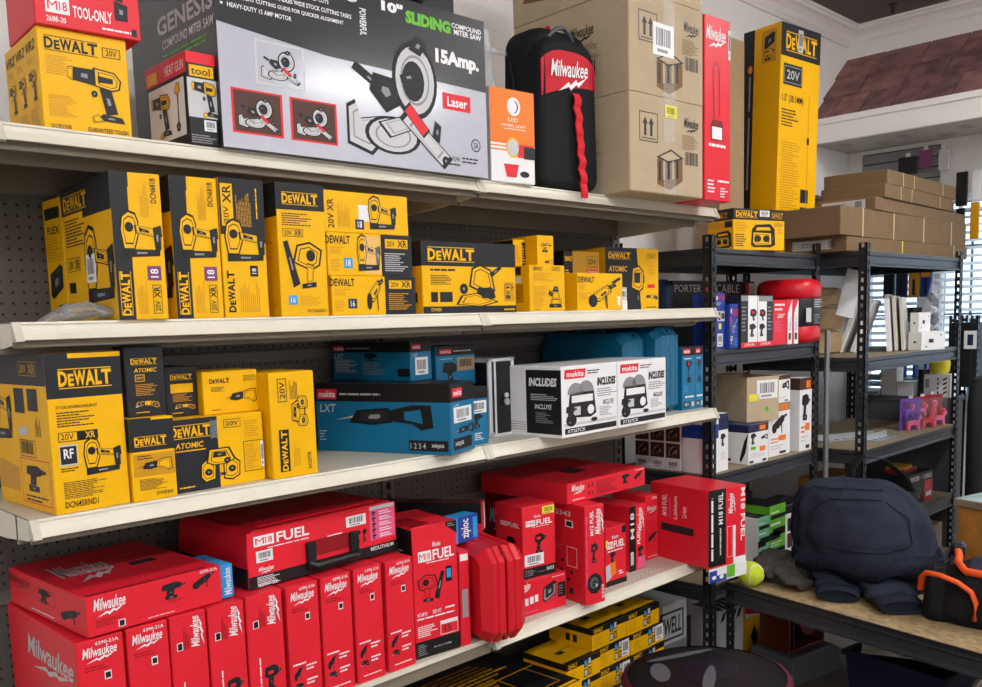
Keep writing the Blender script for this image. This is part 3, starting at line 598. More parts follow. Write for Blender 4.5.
# backpack
def backpack():
    o = empty('backpack', (85.7, 75.1, Z1), -3, 'black backpack with a red front panel standing on the top shelf', 'backpack')
    def outline(w, h, r, n=8, lean=0):
        pts = []
        for cx, cz, a0 in ((w-r*.5, r*.5, -90), (w*.93-r, h-r, 0), (-w*.93+r, h-r, 90), (-w+r*.5, r*.5, 180)):
            rad = r if cz > h/2 else r*.5
            for k in range(n+1): a = R(a0+90*k/n); pts.append((cx+rad*cos(a)+lean*(cz+rad*sin(a))/h, cz+rad*sin(a)))
        return pts
    def pad(name, w, h, r, y0, y1, key, z0=0, bul=.5, lean=0, par=o, xo=0):
        mb = MB(); base = outline(w, h, r, lean=lean); cz = h/2
        rings = []
        for y, s in ((y0, 1), (y0+(y1-y0)*.55, 1.0), (y0+(y1-y0)*.8, .975), (y1-(y1-y0)*.06, .92), (y1, .85)):
            rings.append([(xo+p[0]*(1-(1-s)*.9), y, z0+cz+(p[1]-cz)*(1-(1-s)*.6)) for p in base])
        mb.loft(rings if y1 < y0 else rings[::-1], key, True); return mb.build(name, par)
    pad('main_body', 5.9, 19.1, 3.2, 2.4, -1.8, 'pack_black')
    fp = pad('front_pocket', 5.1, 17.4, 2.6, -1.2, -3.5, 'pack_black', .1, xo=-.6)
    # curved red panel with the lettering
    mb = MB(); n = 16
    def top(u): return 15.9-1.4*abs(u)**3.2
    def low(u): return 10.4+1.1*(u+1)*.75+.5*(1-u*u)
    V = []; F = []
    for i in range(n+1):
        u = -1+2*i/n; x = -.6+u*4.62
        for j in range(5):
            z = low(u)+(top(u)-low(u))*j/4; V.append((x, -3.55-.12*(1-u*u)+.5*max(0, abs(u)-.8)*2, z))
    for i in range(n):
        for j in range(4): a = i*5+j; F.append((a, a+5, a+6, a+1))
    mb.add(V, F, 'pack_red', True)
    rp = mb.build('logo_panel', o)
    mb = MB()
    vs, fs = textpolys('Milwaukee', .014, .25)
    mb.add([(-4.1+a*6.3, -3.86, 12.9+b*1.9+(a-.5)*.5) for a, b in vs], fs, 'w')
    for k, pts in GFX['bolt']: mb.add([(-2.9+a*4.9, -3.86, 11.3+b*1.7+(a-.5)*.5) for a, b in pts][::1], [tuple(range(len(pts)))], 'w')
    mb.build('lettering', rp)
    mb = MB(); pts = []
    for k in range(30):
        t = k/29; pts.append((.1+.9*t+.15*sin(k*1.1)*.6, -3.75-.28*abs(sin(k*.75))-t*.25, 11.2-12.1*t))
    rings = [[(x-.55, y+.1, z), (x+.55, y+.1, z), (x+.55, y-.08, z), (x-.55, y-.08, z)] for x, y, z in pts]
    mb.loft(rings, 'web_red', False); mb.build('webbing_strap', o)
    mb = MB(); mb.tube([(-2.6+5.2*k/12, -1.4-.5*sin(pi*k/12), 17.4+1.9*sin(pi*k/12)-.03*k) for k in range(13)], .36, 'counter', flat=.7); mb.build('carry_handle', o)
    mb = MB(); mb.tube([(-1.6+1.6*k/8, -.2, 18+1.6*sin(pi*k/8)) for k in range(9)], .2, 'web_red', flat=.5); mb.build('hang_loop', o)
    mb = MB(); mb.tube([(4.9, -1.8, 13.6-.3*k+.0*k) for k in range(9)], .07, 'si'); mb.box(4.55, 4.95, -2.35, -1.9, 9.2, 11, 'w', .1); mb.build('zipper_pull', o)
    mb = MB(); mb.tube([(5.5-.2*(k/16)**2*2, -1.55, 1.4+.95*k) for k in range(17)], .13, 'n'); mb.build('zipper', o)
    mb = MB(); mb.tube([(-5.7+.2*sin(k), 1.4-.3*k, 15.2-1.6*k) for k in range(9)], .35, 'pack_black', flat=.4); mb.build('shoulder_strap', o)
backpack()

# ================================================================ shelf of yellow cartons
def s_681(p):
    p.on('F').r(0, 0, .34, 1, 'k', 1).r(.34, .9, .36, 1, 'k', 1)
    p.t('DCN681B', .78, .8, .9, .97, 'n', .03, rot=90).lines(.56, .7, .74, .96, 6, 'dy', 90).g('nailer', .16, .42, .94, .73)
    p.r(.62, .27, .9, .37, 'mg', 2).t('18', .68, .29, .84, .35, 'w', .03, rot=90)
    p.dewalt(.06, .03, .28, .33, 'y', rot=90).lines(.4, .04, .6, .3, 5, 'dy', 90).v20(.7, .04, .88, .24, rot=90)
    p.on('L').r(0, .8, 1, 1, 'k', 1).dewalt(.06, .82, .55, .94, 'y').r(.45, .75, 1, .8, 'k', 1).lines(.06, .56, .5, .77, 6, 'k').v20(.06, .38, .34, .48, bg=None).g('nailer', .45, .12, .98, .66).r(.06, .22, .2, .3, 'n', 2).lines(.06, .04, .9, .12, 3, 'dy')
o = carton('nailer_carton', 'black and yellow nailer carton with a white price tag on its side', 'carton', 29.5, 71.9, Z2, -3.9, 4.0, 13, 11.6, 'y', s_681, 'tall yellow nailer cartons'); sticker(o, (4, 13, 11.6), 'L', .46, .28, .64, .48)
carton('nailer_carton', 'black and yellow nailer carton, second from the left in the yellow row', 'carton', 34.6, 72.4, Z2, -1.5, 4.2, 13, 11.8, 'y', s_681, 'tall yellow nailer cartons')
def s_flex(p):
    p.on('L').r(.1, .84, .9, .93, 'n', 2).t('FLEX', .2, .72, .85, .78, 'n', .03).lines(.1, .5, .9, .7, 6, 'dy').g('batt', .1, .2, .9, .48).r(.5, .08, .8, .15, 'n', 2)
carton('battery_carton', 'narrow yellow carton at the back left of the yellow row', 'carton', 30.6, 85.6, Z2, 0, 3.4, 4.6, 11.3, 'y', s_flex)
def s_xr(p):
    p.on('F').r(0, .6, 1, 1, 'k', 1).r(.04, .66, .3, .96, 'y', 2).t('20V', .08, .68, .2, .8, 'n', .02, rot=90).t('XR', .08, .82, .26, .95, 'n', .04, rot=90).lines(.36, .66, .7, .95, 7, 'dy', 90).lines(.8, .72, .86, .94, 1, 'y', 90)
    p.g('nailer', .1, .4, .96, .7).r(.6, .3, .78, .38, 'n', 2).t('18', .64, .32, .74, .36, 'w', .03, rot=90).dewalt(.06, .04, .26, .34, 'n', rot=90, rules=False).lines(.34, .04, .8, .26, 7, 'dy', 90)
carton('nailer_carton', 'yellow nailer carton with a charcoal upper half in the yellow row', 'carton', 39.0, 72.4, Z2, -1, 4.3, 13, 12.0, 'y', s_xr, 'tall yellow nailer cartons')
def s_brad(p):
    p.on('F').r(0, .8, 1, 1, 'k', 1).dewalt(.12, .84, .86, .93, 'y').lines(.1, .68, .72, .78, 4, 'k').v20(.1, .6, .52, .66, bg=None).g('brad', .08, .21, .88, .58).r(.16, .09, .34, .16, 'sk', 2).t('16', .2, .105, .3, .145, 'w', .02).lines(.4, .08, .85, .16, 4, 'dy').t('DCN660D1', .54, .03, .94, .055, 'n', .03)
    p.on('L').r(0, .75, 1, 1, 'k', 1).lines(.1, .2, .9, .6, 10, 'dy')
carton('nailer_carton', 'upright yellow nailer carton with a charcoal name band beside the three flat ones', 'carton', 44.6, 72.4, Z2, -3, 5.0, 10, 12.1, 'y', s_brad, 'tall yellow nailer cartons')
def s_flat(k):
    def f(p):
        p.on('F')
        if k == 0: p.t('20V XR', .05, .1, .12, .8, 'n', .02, rot=90).lines(.16, .15, .3, .85, 7, 'dy', 90).g('nailer', .52, .1, .84, .92).r(.36, .1, .46, .34, 'nv', 2).t('18', .385, .14, .435, .3, 'w', .02).r(.4, .3, .56, .7, 'w', 1.6)
        else:
            p.r(.62, 0, 1, 1, 'k', 1).r(.67, .68, .95, .9, 'y', 2).t('20V', .69, .72, .79, .86, 'n', .02).t('XR', .82, .71, .94, .88, 'n', .04).lines(.66, .12, .95, .58, 6, 'dy' if k == 2 else 'lg')
            p.t('DEWALT', -.02, .74, .26, .93, 'n', .04).lines(.03, .5, .2, .68, 3, 'dy').g('nailer' if k == 1 else 'grinder', .34 if k == 1 else .4, .1, .6, .95).r(.18, .18, .28, .42, 'sk' if k == 1 else 'nv', 2).t('18' if k == 1 else '16', .205, .22, .255, .38, 'w', .02).lines(.03, .1, .15, .4, 4, 'dy')
            if k == 1: p.r(.42, .06, .6, .96, 'film', 4.5)
    return f
fx = 50.25; zz = Z2
for k, hh, lab in ((2, 3.8, 'bottom flat nailer carton of the three stacked in the yellow row'), (1, 4.1, 'middle flat nailer carton of the three stacked in the yellow row'), (0, 3.9, 'top flat all-yellow carton of the three stacked in the yellow row')):
    carton('nailer_carton', lab, 'carton', fx, 72.5, zz, -.9, 10.25, 10, hh, 'y', s_flat(k), 'flat yellow nailer cartons'); zz += hh+.01; fx -= .3
def s_planer(p):
    p.on('F').r(0, .66, 1, 1, 'k', 1).r(0, 0, 1, .1, 'k', 1).dewalt(.06, .72, .54, .92, 'y').lines(.08, .58, .34, .64, 1, 'k').lines(.08, .4, .3, .54, 4, 'n').g('planer', .36, .1, .84, .68).r(.86, .16, .98, .44, 'dy', 2).g('drill', .87, .2, .97, .42).lines(.86, .02, .98, .07, 1, 'y')
    p.r(.08, .16, .15, .3, 'n', 2).r(.17, .16, .3, .3, 'k', 2).t('DW680', .08, .03, .18, .08, 'y', .03)
    p.on('L').r(0, .66, 1, 1, 'k', 1).r(.1, .16, .9, .3, 'n', 2)
carton('planer_carton', 'wide charcoal and yellow planer carton in the middle of the yellow row', 'carton', 61.8, 72.7, Z2, -3, 13.4, 9, 7.6, 'y', s_planer)
def s_sand(p):
    p.on('F').t('DEWALT', .1, .88, .36, .96, 'n', .04).v20(.62, .88, .86, .96, xr=False).lines(.1, .65, .7, .84, 5, 'dy').lines(.1, .1, .5, .55, 12, 'dy').g('sander', .5, .08, .92, .56).t('DCW210', .12, .03, .28, .065, 'n', .03)
    p.on('L').r(.1, .8, .8, .97, 'k', 2).r(.1, .62, .8, .76, 'w', 2).r(.15, .2, .85, .6, 'dy', 2).lines(.2, .25, .8, .55, 6, 'n')
carton('sander_carton', 'yellow sander carton with two small cartons on top of it', 'carton', 78.7, 73.1, Z2, -2, 6.1, 7, 5.5, 'y', s_sand)
def s_small1(p): p.on('F').g('drill', .2, .45, .9, .75, cols={'A': 'y'}).g('recip', .3, .05, .95, .2)
carton('tool_carton', 'small plain yellow carton on the right of the yellow sander carton', 'carton', 81.5, 74.3, Z2+5.52, -3, 2.8, 4.5, 3.65, 'y', s_small1)
def s_small2(p): p.on('F').r(.7, 0, 1, .9, 'k', 1).lines(.1, .1, .6, .8, 9, 'dy').lines(.7, .1, .95, .8, 5, 'y')
carton('tool_carton', 'small yellow carton with a dark printed edge on the left of the yellow sander carton', 'carton', 79.2, 76.1, Z2+5.52, -2, 2.0, 3.6, 3.2, {'*': 'y', 'L': 'n'}, s_small2)
def s_narrow(p): p.on('F').dewalt(.05, .82, .9, .92, 'y', rules=False).lines(.1, .2, .6, .7, 8, 'y').r(.6, .1, .9, .2, 'y', 2)
carton('tool_carton', 'narrow black carton behind the sander carton with yellow print', 'carton', 90.6, 77.9, Z2, 0, 1.75, 8, 7.9, 'n', s_narrow)
def s_rot(p):
    p.on('F').t('DEWALT', .02, .74, .36, .9, 'n', .04).lines(.03, .55, .2, .7, 3, 'dy').lines(.03, .3, .3, .48, 3, 'dy').g('grinder', .24, .06, .86, .72, cols={'A': 'y'}).poly([(.74, .76), (.92, .9), (.96, .84), (.78, .7)], 'k', 3).r(.87, .12, .94, .38, 'w', 3)
carton('cutout_tool_carton', 'low yellow rotary tool carton in front of two taller cartons', 'carton', 87.2, 72.9, Z2, -1.5, 8.9, 5.5, 4.7, 'y', s_rot)
def s_back20(p):
    p.on('F').v20(.5, .74, .92, .92, xr=False).r(.5, .58, .95, .7, 'r', 2).t('LITHIUM ION', .54, .6, .92, .68, 'w', .02).r(.0, .4, .12, .64, 'w', 2).r(.12, .4, .3, .64, 'o', 2).r(.38, .46, 1, .56, 'k', 2)
carton('tool_carton', 'dark gold carton with a red strip standing behind the rotary tool carton', 'carton', 95.4, 80.5, Z2, -1.3, 5.6, 6, 8.2, 'dy', s_back20)
def s_at(p):
    p.on('F').r(0, 0, .58, 1, 'k', 1).poly([(.58, 0), (.66, 0), (.58, 1)], 'k', 1).dewalt(.06, .82, .46, .93, 'y').t('ATOMIC', .06, .62, .4, .71, 'y', .04, .15).v20(.78, .84, .95, .92, xr=False, key='k').g('nut', .46, .05, .72, .7, cols={'D': 'n'}).lines(.8, .58, .94, .74, 4, 'dy').r(.78, .36, .92, .42, 'r', 2).g('multi', .74, .14, .98, .28).lines(.76, .03, .95, .06, 1, 'n')
carton('nut_runner_carton', 'charcoal and yellow carton at the right end of the yellow row', 'carton', 101.8, 80, Z2, -4.8, 11.6, 8, 8.9, 'y', s_at)
def s_bosch_s(p): p.on('F').r(0, .0, 1, .4, 'w', 1).label(.1, .4, .9, .9)
carton('bit_packet', 'small white bit packet between the rotary tool carton and the charcoal carton', 'packet', 96.6, 73.6, Z2, -3, 1.6, 1.2, 3.0, {'*': 'ye', 'F': 'lg'}, s_bosch_s, seam=False)
# loose film bag at the left end
mb = MB(); rr = random.Random(9); n = 14; rings = []
for k in range(9):
    x = -3.4+6.8*k/8; a = 1.3*(1-abs(2*k/8-1)**2)+.1
    rings.append([(x+.15*rr.uniform(-1, 1), 1.6*cos(2*pi*i/n)*(1+.1*rr.uniform(-1, 1)), max(.02, a*.55+a*.5*sin(2*pi*i/n)*(1+.3*rr.uniform(-1, 1)))) for i in range(n)])
mb.loft(rings, 'clear', False); tag(mb.build('plastic_bag', loc=(27.4, 74.6, Z2), rot=(0, R(-6), R(-8))), 'crumpled clear plastic bag lying at the left end of the yellow row', 'bag')

# ================================================================ third shelf: yellow, teal, white
def s_roof(p):
    p.on('F').r(0, .72, 1, 1, 'k', 1).r(.3, .965, 1, .995, 'y', 2).dewalt(.16, .78, .86, .9, 'y').t('15° COIL ROOFING NAILER KIT', .1, .655, .64, .675, 'n', .03).lines(.1, .54, .6, .64, 4, 'k')
    p.r(.1, .45, .44, .51, 'n', 2).poly([(.4, .45), (.62, .45), (.62, .51), (.44, .51)], 'k', 2).r(.11, .455, .34, .505, 'y', 3).t('20V', .13, .462, .3, .5, 'n', .02, lay=4).t('XR', .45, .46, .58, .502, 'y', .04)
    p.r(.1, .3, .33, .43, 'lg', 2).r(.11, .31, .32, .42, 'k', 3).t('RF', .15, .345, .28, .405, 'w', .04, lay=4).lines(.1, .26, .34, .29, 2, 'n')
    p.g('nailer', .42, .22, .9, .45).lines(.12, .09, .76, .2, 7, 'k').t('DCN45RND1', .12, .035, .56, .075, 'n', .03)
    p.on('L').r(0, .8, 1, 1, 'k', 1).v20(.55, .86, .86, .95, key='dy').r(.42, .62, .6, .78, 'k', 2).r(.66, .64, .84, .78, 'k', 2).g('nailer', -.02, .42, .34, .84).lines(.76, .48, .86, .6, 3, 'k', 90).r(.46, .48, .62, .53, 'lg', 2).frame(.46, .34, .74, .45, 'n').bar(.48, .36, .7, .44, 'k', 2)
    p.frame(.44, .04, .95, .33, 'r', .08).g('drill', .52, .12, .9, .3, cols={'A': 'n'}).lines(.5, .05, .9, .1, 2, 'n').poly([(.02, .1), (.4, .1), (.4, .26), (.02, .3)], 'dy', 1)
carton('roofing_nailer_carton', 'biggest yellow nailer carton at the left end of the third shelf', 'carton', 23.7, 72.4, Z3, 3.5, 5.95, 11, 12.5, 'y', s_roof)
def s_dwe(p):
    p.on('F').r(0, .6, 1, 1, 'k', 1).r(.5, .97, 1, 1, 'y', 2).dewalt(.1, .66, .82, .78, 'y').lines(.14, .5, .5, .56, 2, 'k').g('recip', .12, .34, .9, .5, cols={'A': 'y', 'S': 'k'}).r(.05, .3, .98, .57, 'dy', 1).lines(.16, .13, .8, .27, 6, 'k').t('DWE305', .52, .06, .9, .1, 'n', .03)
    p.on('L').r(0, .6, 1, 1, 'k', 1)
carton('recip_saw_carton', 'upright yellow and charcoal carton right of the biggest yellow carton', 'carton', 29.75, 72.4, Z3, -2.5, 3.7, 6, 6.9, 'y', s_dwe)
def s_atom(p):
    p.on('F').dewalt(.16, .74, .82, .83, 'y').t('ATOMIC', .22, .63, .8, .69, 'y', .04, .15).frame(.24, .5, .48, .6, 'y').t('20V', .27, .53, .45, .57, 'y', .02).lines(.24, .3, .8, .47, 5, 'dy').g('multi', .2, .08, .82, .27, cols={'D': 'dy', 'G': 'k'}).lines(.22, .05, .55, .08, 1, 'y')
carton('multitool_carton', 'tall black carton with yellow print on top of an upright yellow carton', 'carton', 30.2, 73.4, Z3+6.9, -.6, 3.35, 5, 5.85, 'k', s_atom)
def s_bs(p):
    p.on('F').r(0, 0, .48, 1, 'k', 1).dewalt(-.02, .74, .4, .92, 'y').t('ATOMIC', .02, .6, .32, .68, 'y', .04, .15).r(.02, .56, .34, .575, 'y', 2).g('bandsaw', .28, .08, .7, .56).v20(.55, .82, .74, .94, xr=False, key='k').lines(.78, .66, .94, .9, 5, 'dy').frame(.76, .16, .97, .6, 'n', .06).lines(.78, .2, .94, .56, 8, 'dy').lines(.04, .05, .2, .09, 1, 'y').r(.4, .7, .48, .95, 'film', 4)
o = carton('bandsaw_carton', 'charcoal and yellow band saw carton supporting two smaller cartons', 'carton', 33.75, 73.2, Z3, 1.5, 8.8, 9, 6.35, 'y', s_bs); sticker(o, (8.8, 9, 6.35), 'F', .955, .2, .99, .58)
def s_atom2(p): p.on('F').dewalt(.16, .74, .84, .85, 'y').r(.15, .48, .85, .66, 'y', 2).lines(.2, .3, .84, .46, 4, 'dy').g('multi', .24, .1, .9, .3, cols={'D': 'dy'}).lines(.16, .06, .5, .1, 1, 'y')
carton('multitool_carton', 'small black carton with a yellow patch on top of the band saw carton', 'carton', 34.55, 75.6, Z3+6.37, -.5, 2.95, 5, 4.4, 'k', s_atom2)
def s_rec(p): p.on('F').dewalt(.12, .7, .48, .84, 'n', rules=False).v20(.74, .74, .95, .86, xr=False, key='k').lines(.14, .52, .44, .64, 3, 'k').g('recip', .38, .2, .95, .54, cols={'S': 'k'}).lines(.14, .08, .3, .12, 1, 'n')
carton('recip_saw_carton', 'low all-yellow carton on the right end of the band saw carton', 'carton', 37.5, 74.6, Z3+6.37, -.8, 5.4, 5, 3.85, 'y', s_rec)
def s_tallr(p):
    p.on('F').frame(.18, .72, .38, .94, 'n', .07).t('20V', .22, .75, .34, .91, 'n', .02, rot=90).lines(.44, .74, .62, .92, 4, 'k', 90).g('bandsaw', .46, .48, .84, .76, rot=90).r(.16, .06, .38, .46, 'n', 2).dewalt(.19, .07, .35, .45, 'y', rot=90, rules=False).lines(.46, .1, .62, .36, 4, 'dy', 90).t('DCS377B', .78, .06, .86, .22, 'n', .03, rot=90)
carton('saw_carton', 'upright all-yellow carton standing at the right end of the yellow group', 'carton', 42.85, 72.5, Z3, -1.5, 4.75, 6, 9.85, 'y', s_tallr)
def s_mak(kind, w_, d_):
    def f(p):
        p.on('L').r(0, .74, 1, 1, 'n', 1).makita(.01, .77, .17, .92).lines(.19, .82, .5, .88, 1, 'lg').t('LXT', .03, .58, .16, .7, 'lg', .03, .2)
        if kind: p.g('recip', .14, .3, .88, .72, cols={'A': 'n', 'D': 'n', 'H': 't'}).frame(.7, .05, .98, .2, 'n').r(.7, .05, .98, .2, 'n', 2).t('1 2 3 4', .71, .08, .82, .16, 'lg', .02).t('XRJ05', .86, .09, .95, .15, 'w', .02).lines(.02, .15, .08, .32, 3, 'lg')
        else: p.lines(.04, .2, .34, .56, 6, 'lg').lines(.4, .15, .7, .5, 6, 'g').g('nut', .4, .5, .6, .72, cols={'A': 'n', 'G': 'n'}).r(.84, .12, .99, .32, 'n', 2)
        p.on('F').r(0, .74, 1, 1, 'n', 1).makita(.08, .8, .5, .93).t('LXT', .1, .62, .34, .7, 'lg', .03, .2)
        if kind: p.g('recip', .15, .24, .95, .4, cols={'A': 'n'}).r(.1, .06, .85, .22, 'n', 2).t('XRJ05', .15, .1, .5, .17, 'w', .02)
    return f
TC = {'*': 't', 'T': 'n', 'L': 't'}
o = carton('recip_saw_carton', 'long teal carton with a big saw picture jutting over the shelf edge', 'carton', 62.5, 69.8, Z3, 20.5, 5.7, 17, 7.55, TC, s_mak(1, 0, 0)); sticker(o, (5.7, 17, 7.55), 'F', .12, .44, .85, .66)
o = carton('impact_wrench_carton', 'long teal carton resting on top of the long saw carton', 'carton', 63.3, 77.0, Z3+7.57, 10, 3.7, 12, 4.35, TC, s_mak(0, 0, 0)); sticker(o, (3.7, 12, 4.35), 'F', .2, .15, .8, .6)
def s_mak2(p): p.on('F').r(0, .76, 1, 1, 'n', 1).makita(.08, .8, .4, .93).lines(.44, .84, .9, .9, 1, 'lg').lines(.1, .66, .4, .7, 1, 'lg').g('nut', .1, .1, .55, .6, cols={'A': 'n', 'G': 'n'})
o = carton('teal_tool_carton', 'short teal carton with a beige label left of the aluminium case', 'carton', 67.9, 78, Z3+6.6, 2, 6.4, 7, 4.6, TC, s_mak2); sticker(o, (6.4, 7, 4.6), 'F', .52, .36, .97, .7, key='tn')
def s_mak3(p): p.on('F').r(0, .8, 1, 1, 'n', 1).g('drill', .2, .3, .8, .55, cols={'A': 'n'}).lines(.3, .08, .8, .22, 3, 'w')
o = carton('teal_tool_carton', 'narrow teal carton tucked behind the right end of the long saw carton', 'carton', 68.2, 73.3, Z3, 4.5, 3.5, 12, 6.6, TC, s_mak3); sticker(o, (3.5, 12, 6.6), 'F', .15, .55, .9, .76)
# aluminium case on its end
ac = empty('aluminium_case', (76.8, 83.2, Z3), 1.5, 'black aluminium framed flight case standing on end beside the white double carton', 'case')
w, d, h = 3.9, 13.4, 9.5
mb = MB(); mb.box(-w/2, w/2, -d/2, d/2, 0, h, 'plastic_black', .25); mb.build('shell', ac)
mb = MB()
for x in (-w/2, w/2):
    for zc in (0, h): mb.box(x-.28, x+.28, -d/2-.1, d/2+.1, zc-.0 if zc == 0 else zc-.5, zc+.5 if zc == 0 else zc, 'alu', .12)
    mb.box(x-.28, x+.28, -d/2-.1, -d/2+.4, 0, h, 'alu', .12); mb.box(x-.28, x+.28, d/2-.4, d/2+.1, 0, h, 'alu', .12)
for zc in (0, h-.4): mb.box(-w/2, w/2, -d/2-.1, -d/2+.4, zc, zc+.4, 'alu', .1)
mb.box(-1.3, -.95, -d/2-.08, d/2, .05, h+.03, 'alu', .08); mb.build('metal_edging', ac)
for x in (-w/2, w/2):
    for zc in (.0, h): 
        mb = MB(); mb.box(x-.5, x+.5, -d/2-.22, -d/2+.8, zc-.3 if zc else -.0, zc+.08 if zc else .7, 'si', .2); mb.build('corner_cap', ac)
mb = MB(); mb.box(.1, .7, -d/2-.2, -d/2, 3.9, 5.2, 'k', .1); mb.prism(circ(.4, 4.2, .42, 14), -d/2-.55, -d/2-.3, 'y', 'si'); mb.prism(circ(.4, 5.0, .3, 12), -d/2-.5, -d/2-.3, 'y', 'alu'); mb.build('latch', ac)
# white double carton
def s_comp(p):
    p.on('F').r(.492, 0, .5, 1, 'lg', 2)
    for k in (0, 1):
        o_ = .5*k; U = lambda u: o_+u*.5
        p.makita(U(.05), .82, U(.42), .95).lines(U(.45), .86, U(.72), .93, 2, 'n').t('INCLUDES', U(.62), .68, U(.96), .8, 'k', .1, .15).lines(U(.62), .52, U(.98), .65, 3, 'g').t('INCLUYE', U(.72), .4, U(.92), .47, 'k', .03, .15).lines(U(.66), .24, U(.92), .38, 4, 'g')
        p.poly([(U(.1), .28), (U(.14), .62), (U(.56), .62), (U(.6), .3), (U(.5), .25)], 'n', 2)
        for a, b in ((.24, .66), (.42, .68)): p.poly([(U(a+.14*cos(q*pi/8)), b-.06+.16*sin(q*pi/8)) for q in range(9)], 'g', 2)
        p.r(U(.17), .48, U(.54), .58, 'w', 3).r(U(.2), .3, U(.32), .42, 'lg', 3).g('drill', U(.06), .18, U(.26), .46, cols={'A': 'n', 'G': 'n'}, lay=4); p.fan(circ(U(.16), .24, .045, 12, .09), None, 'n', 4); p.fan(circ(U(.5), .36, .03, 10, .07), None, 'w', 4)
        p.fan(circ(U(.56), .21, .03, 10, .03), None, 'k', 3)
        for q in range(3): p.r(U(.04), .16-q*.012+.03, U(.97), .163-q*.012+.03, 'k', 2)
        p.r(U(.05), .05, U(.97), .13, 'n', 2).t('XT267CX', U(.09), .065, U(.4), .115, 'w', .04)
    p.on('L').r(.4, .05, 1, .95, 'n', 1).t('INCLUDES', .45, .72, .93, .84, 'w', .1, .15).lines(.48, .52, .96, .62, 3, 'lg').t('INCLUYE', .55, .4, .84, .47, 'w', .03, .15).lines(.56, .2, .86, .36, 4, 'g').poly([(0, .3), (.06, .4), (.1, .2), (.02, .12)], 'n', 2)
    for q in range(4): p.r(0, .2-q*.035, .38, .206-q*.035, 'k', 2)
carton('compressor_carton', 'long white carton with two matching tool pictures overhanging the third shelf', 'carton', 78.8, 68.6, Z3, 2.2, 22.4, 9.0, 8.45, {'*': 'w', 'T': 'lg'}, s_comp, bev=.1)
# teal hard cases on edge
def hardcase(label, x, y, z, yaw, w, d, h, key='teal_case', group=None, handle=True, name='tool_case'):
    """blow moulded case standing on its long edge: two shells, a seam, a carry handle in the top edge"""
    c_, s_ = cos(R(yaw)), sin(R(yaw))
    o = empty(name, (x+w/2*c_-d/2*s_, y+w/2*s_+d/2*c_, z), yaw, label, 'case', group)
    ch = min(1.1, h*.14)
    def prof(e): return [(-d/2+ch+e, e), (d/2-ch-e, e), (d/2-e, ch+e), (d/2-e, h-ch-e), (d/2-ch-e, h-e), (-d/2+ch+e, h-e), (-d/2+e, h-ch-e), (-d/2+e, ch+e)]
    for s0 in (-1, 1):
        mb = MB(); rings = []
        for xx, e in ((.05*s0, .12), (.16*s0, 0), (w*.2*s0, 0), (w*.22*s0, .1), (w*.26*s0, .1), (w*.28*s0, 0), (w*.4*s0, .12), (w*.5*s0, .75)):
            rings.append([(xx, p[0], p[1]) for p in prof(e)])
        mb.loft(rings if s0 < 0 else rings, key, False)
        bmk = mb.build('shell', o)
        bm = bmesh.new(); bm.from_mesh(bmk.data); bmesh.ops.recalc_face_normals(bm, faces=bm.faces); bm.to_mesh(bmk.data); bm.free()
    mb = MB(); mb.box(-.09, .09, -d/2+.35, d/2-.35, .35, h-.35, 'n'); mb.build('seam', o)
    if handle:
        mb = MB(); mb.tube([(0, -d*.16, h-.3), (0, -d*.14, h+.5), (0, d*.14, h+.5), (0, d*.16, h-.3)], .35, key, flat=.8); mb.build('handle', o)
    for zz in (h*.25, h*.75):
        mb = MB(); mb.box(-.5, .5, -d/2-.12, -d/2+.2, zz-.5, zz+.5, key, .1); mb.build('latch', o)
    return o
hardcase('left of the two teal hard cases standing behind the white double carton', 100.2, 75.2, Z3, 4.8, 5.2, 15.2, 11.8, group='teal hard cases')
hardcase('right of the two teal hard cases, next to the string trimmer cartons', 105.9, 73.7, Z3, 4.8, 5.9, 16.3, 12.3, group='teal hard cases')
def s_trim(p):
    p.on('F').r(0, .86, 1, 1, 'n', 1).makita(.06, .89, .62, .97).lines(.15, .8, .7, .83, 1, 'w').g('trim', .2, .44, .8, .78, cols={'A': 'k'}).lines(.12, .28, .6, .4, 3, 'sk').lines(.2, .18, .9, .24, 1, 'w').r(.08, .04, .6, .13, 'n', 2).t('XRU', .14, .06, .5, .11, 'w', .02).r(.72, .05, .9, .12, 'lg', 2)
carton('trimmer_carton', 'left of the pair of slim teal trimmer cartons at the shelf end', 'carton', 112.4, 74.3, Z3, -.8, 3.3, 6, 9.3, TC, s_trim, 'slim teal trimmer cartons'); carton('trimmer_carton', 'right of the pair of slim teal trimmer cartons at the shelf end', 'carton', 115.75, 74.25, Z3, -.8, 2.1, 6, 9.3, TC, s_trim, 'slim teal trimmer cartons')

# ================================================================ fourth shelf: red
def s_6390(side):
    def f(p):
        p.on('F')
        if side == 0: p.milw(.12, .84, .85, .95, 'w').t('6390-21A', .4, .955, .9, .98, 'w', .03).lines(.15, .78, .8, .82, 2, 'dr').r(.55, .7, .7, .76, 'w', 2).r(.57, .71, .68, .75, 'n', 3).lines(.1, .34, .5, .37, 1, 'w').g('grinder', .12, .22, .4, .33, cols={'A': 'k', 'D': 'k'}).lines(.5, .28, .85, .34, 2, 'w').g('multi', .12, .12, .4, .22, cols={'A': 'k'}).lines(.5, .16, .85, .22, 2, 'w').lines(.2, .05, .85, .07, 1, 'w')
        else: p.milw(.55, .74, .92, .97, 'w', rot=90).lines(.34, .74, .5, .92, 3, 'dr', 90).r(.16, .74, .32, .8, 'w', 2).r(.18, .745, .3, .795, 'n', 3).lines(.26, .2, .34, .5, 1, 'w', 90).g('drill', .4, .2, .88, .42, cols={'A': 'k', 'G': 'r'})
        p.on('L').milw(.3, .62, .95, .86, 'lg')
        p.r(.02, .2, .98, .205, 'dr', 1)
    return f
G6 = 'tall narrow red cartons in the front row of the lower shelf'
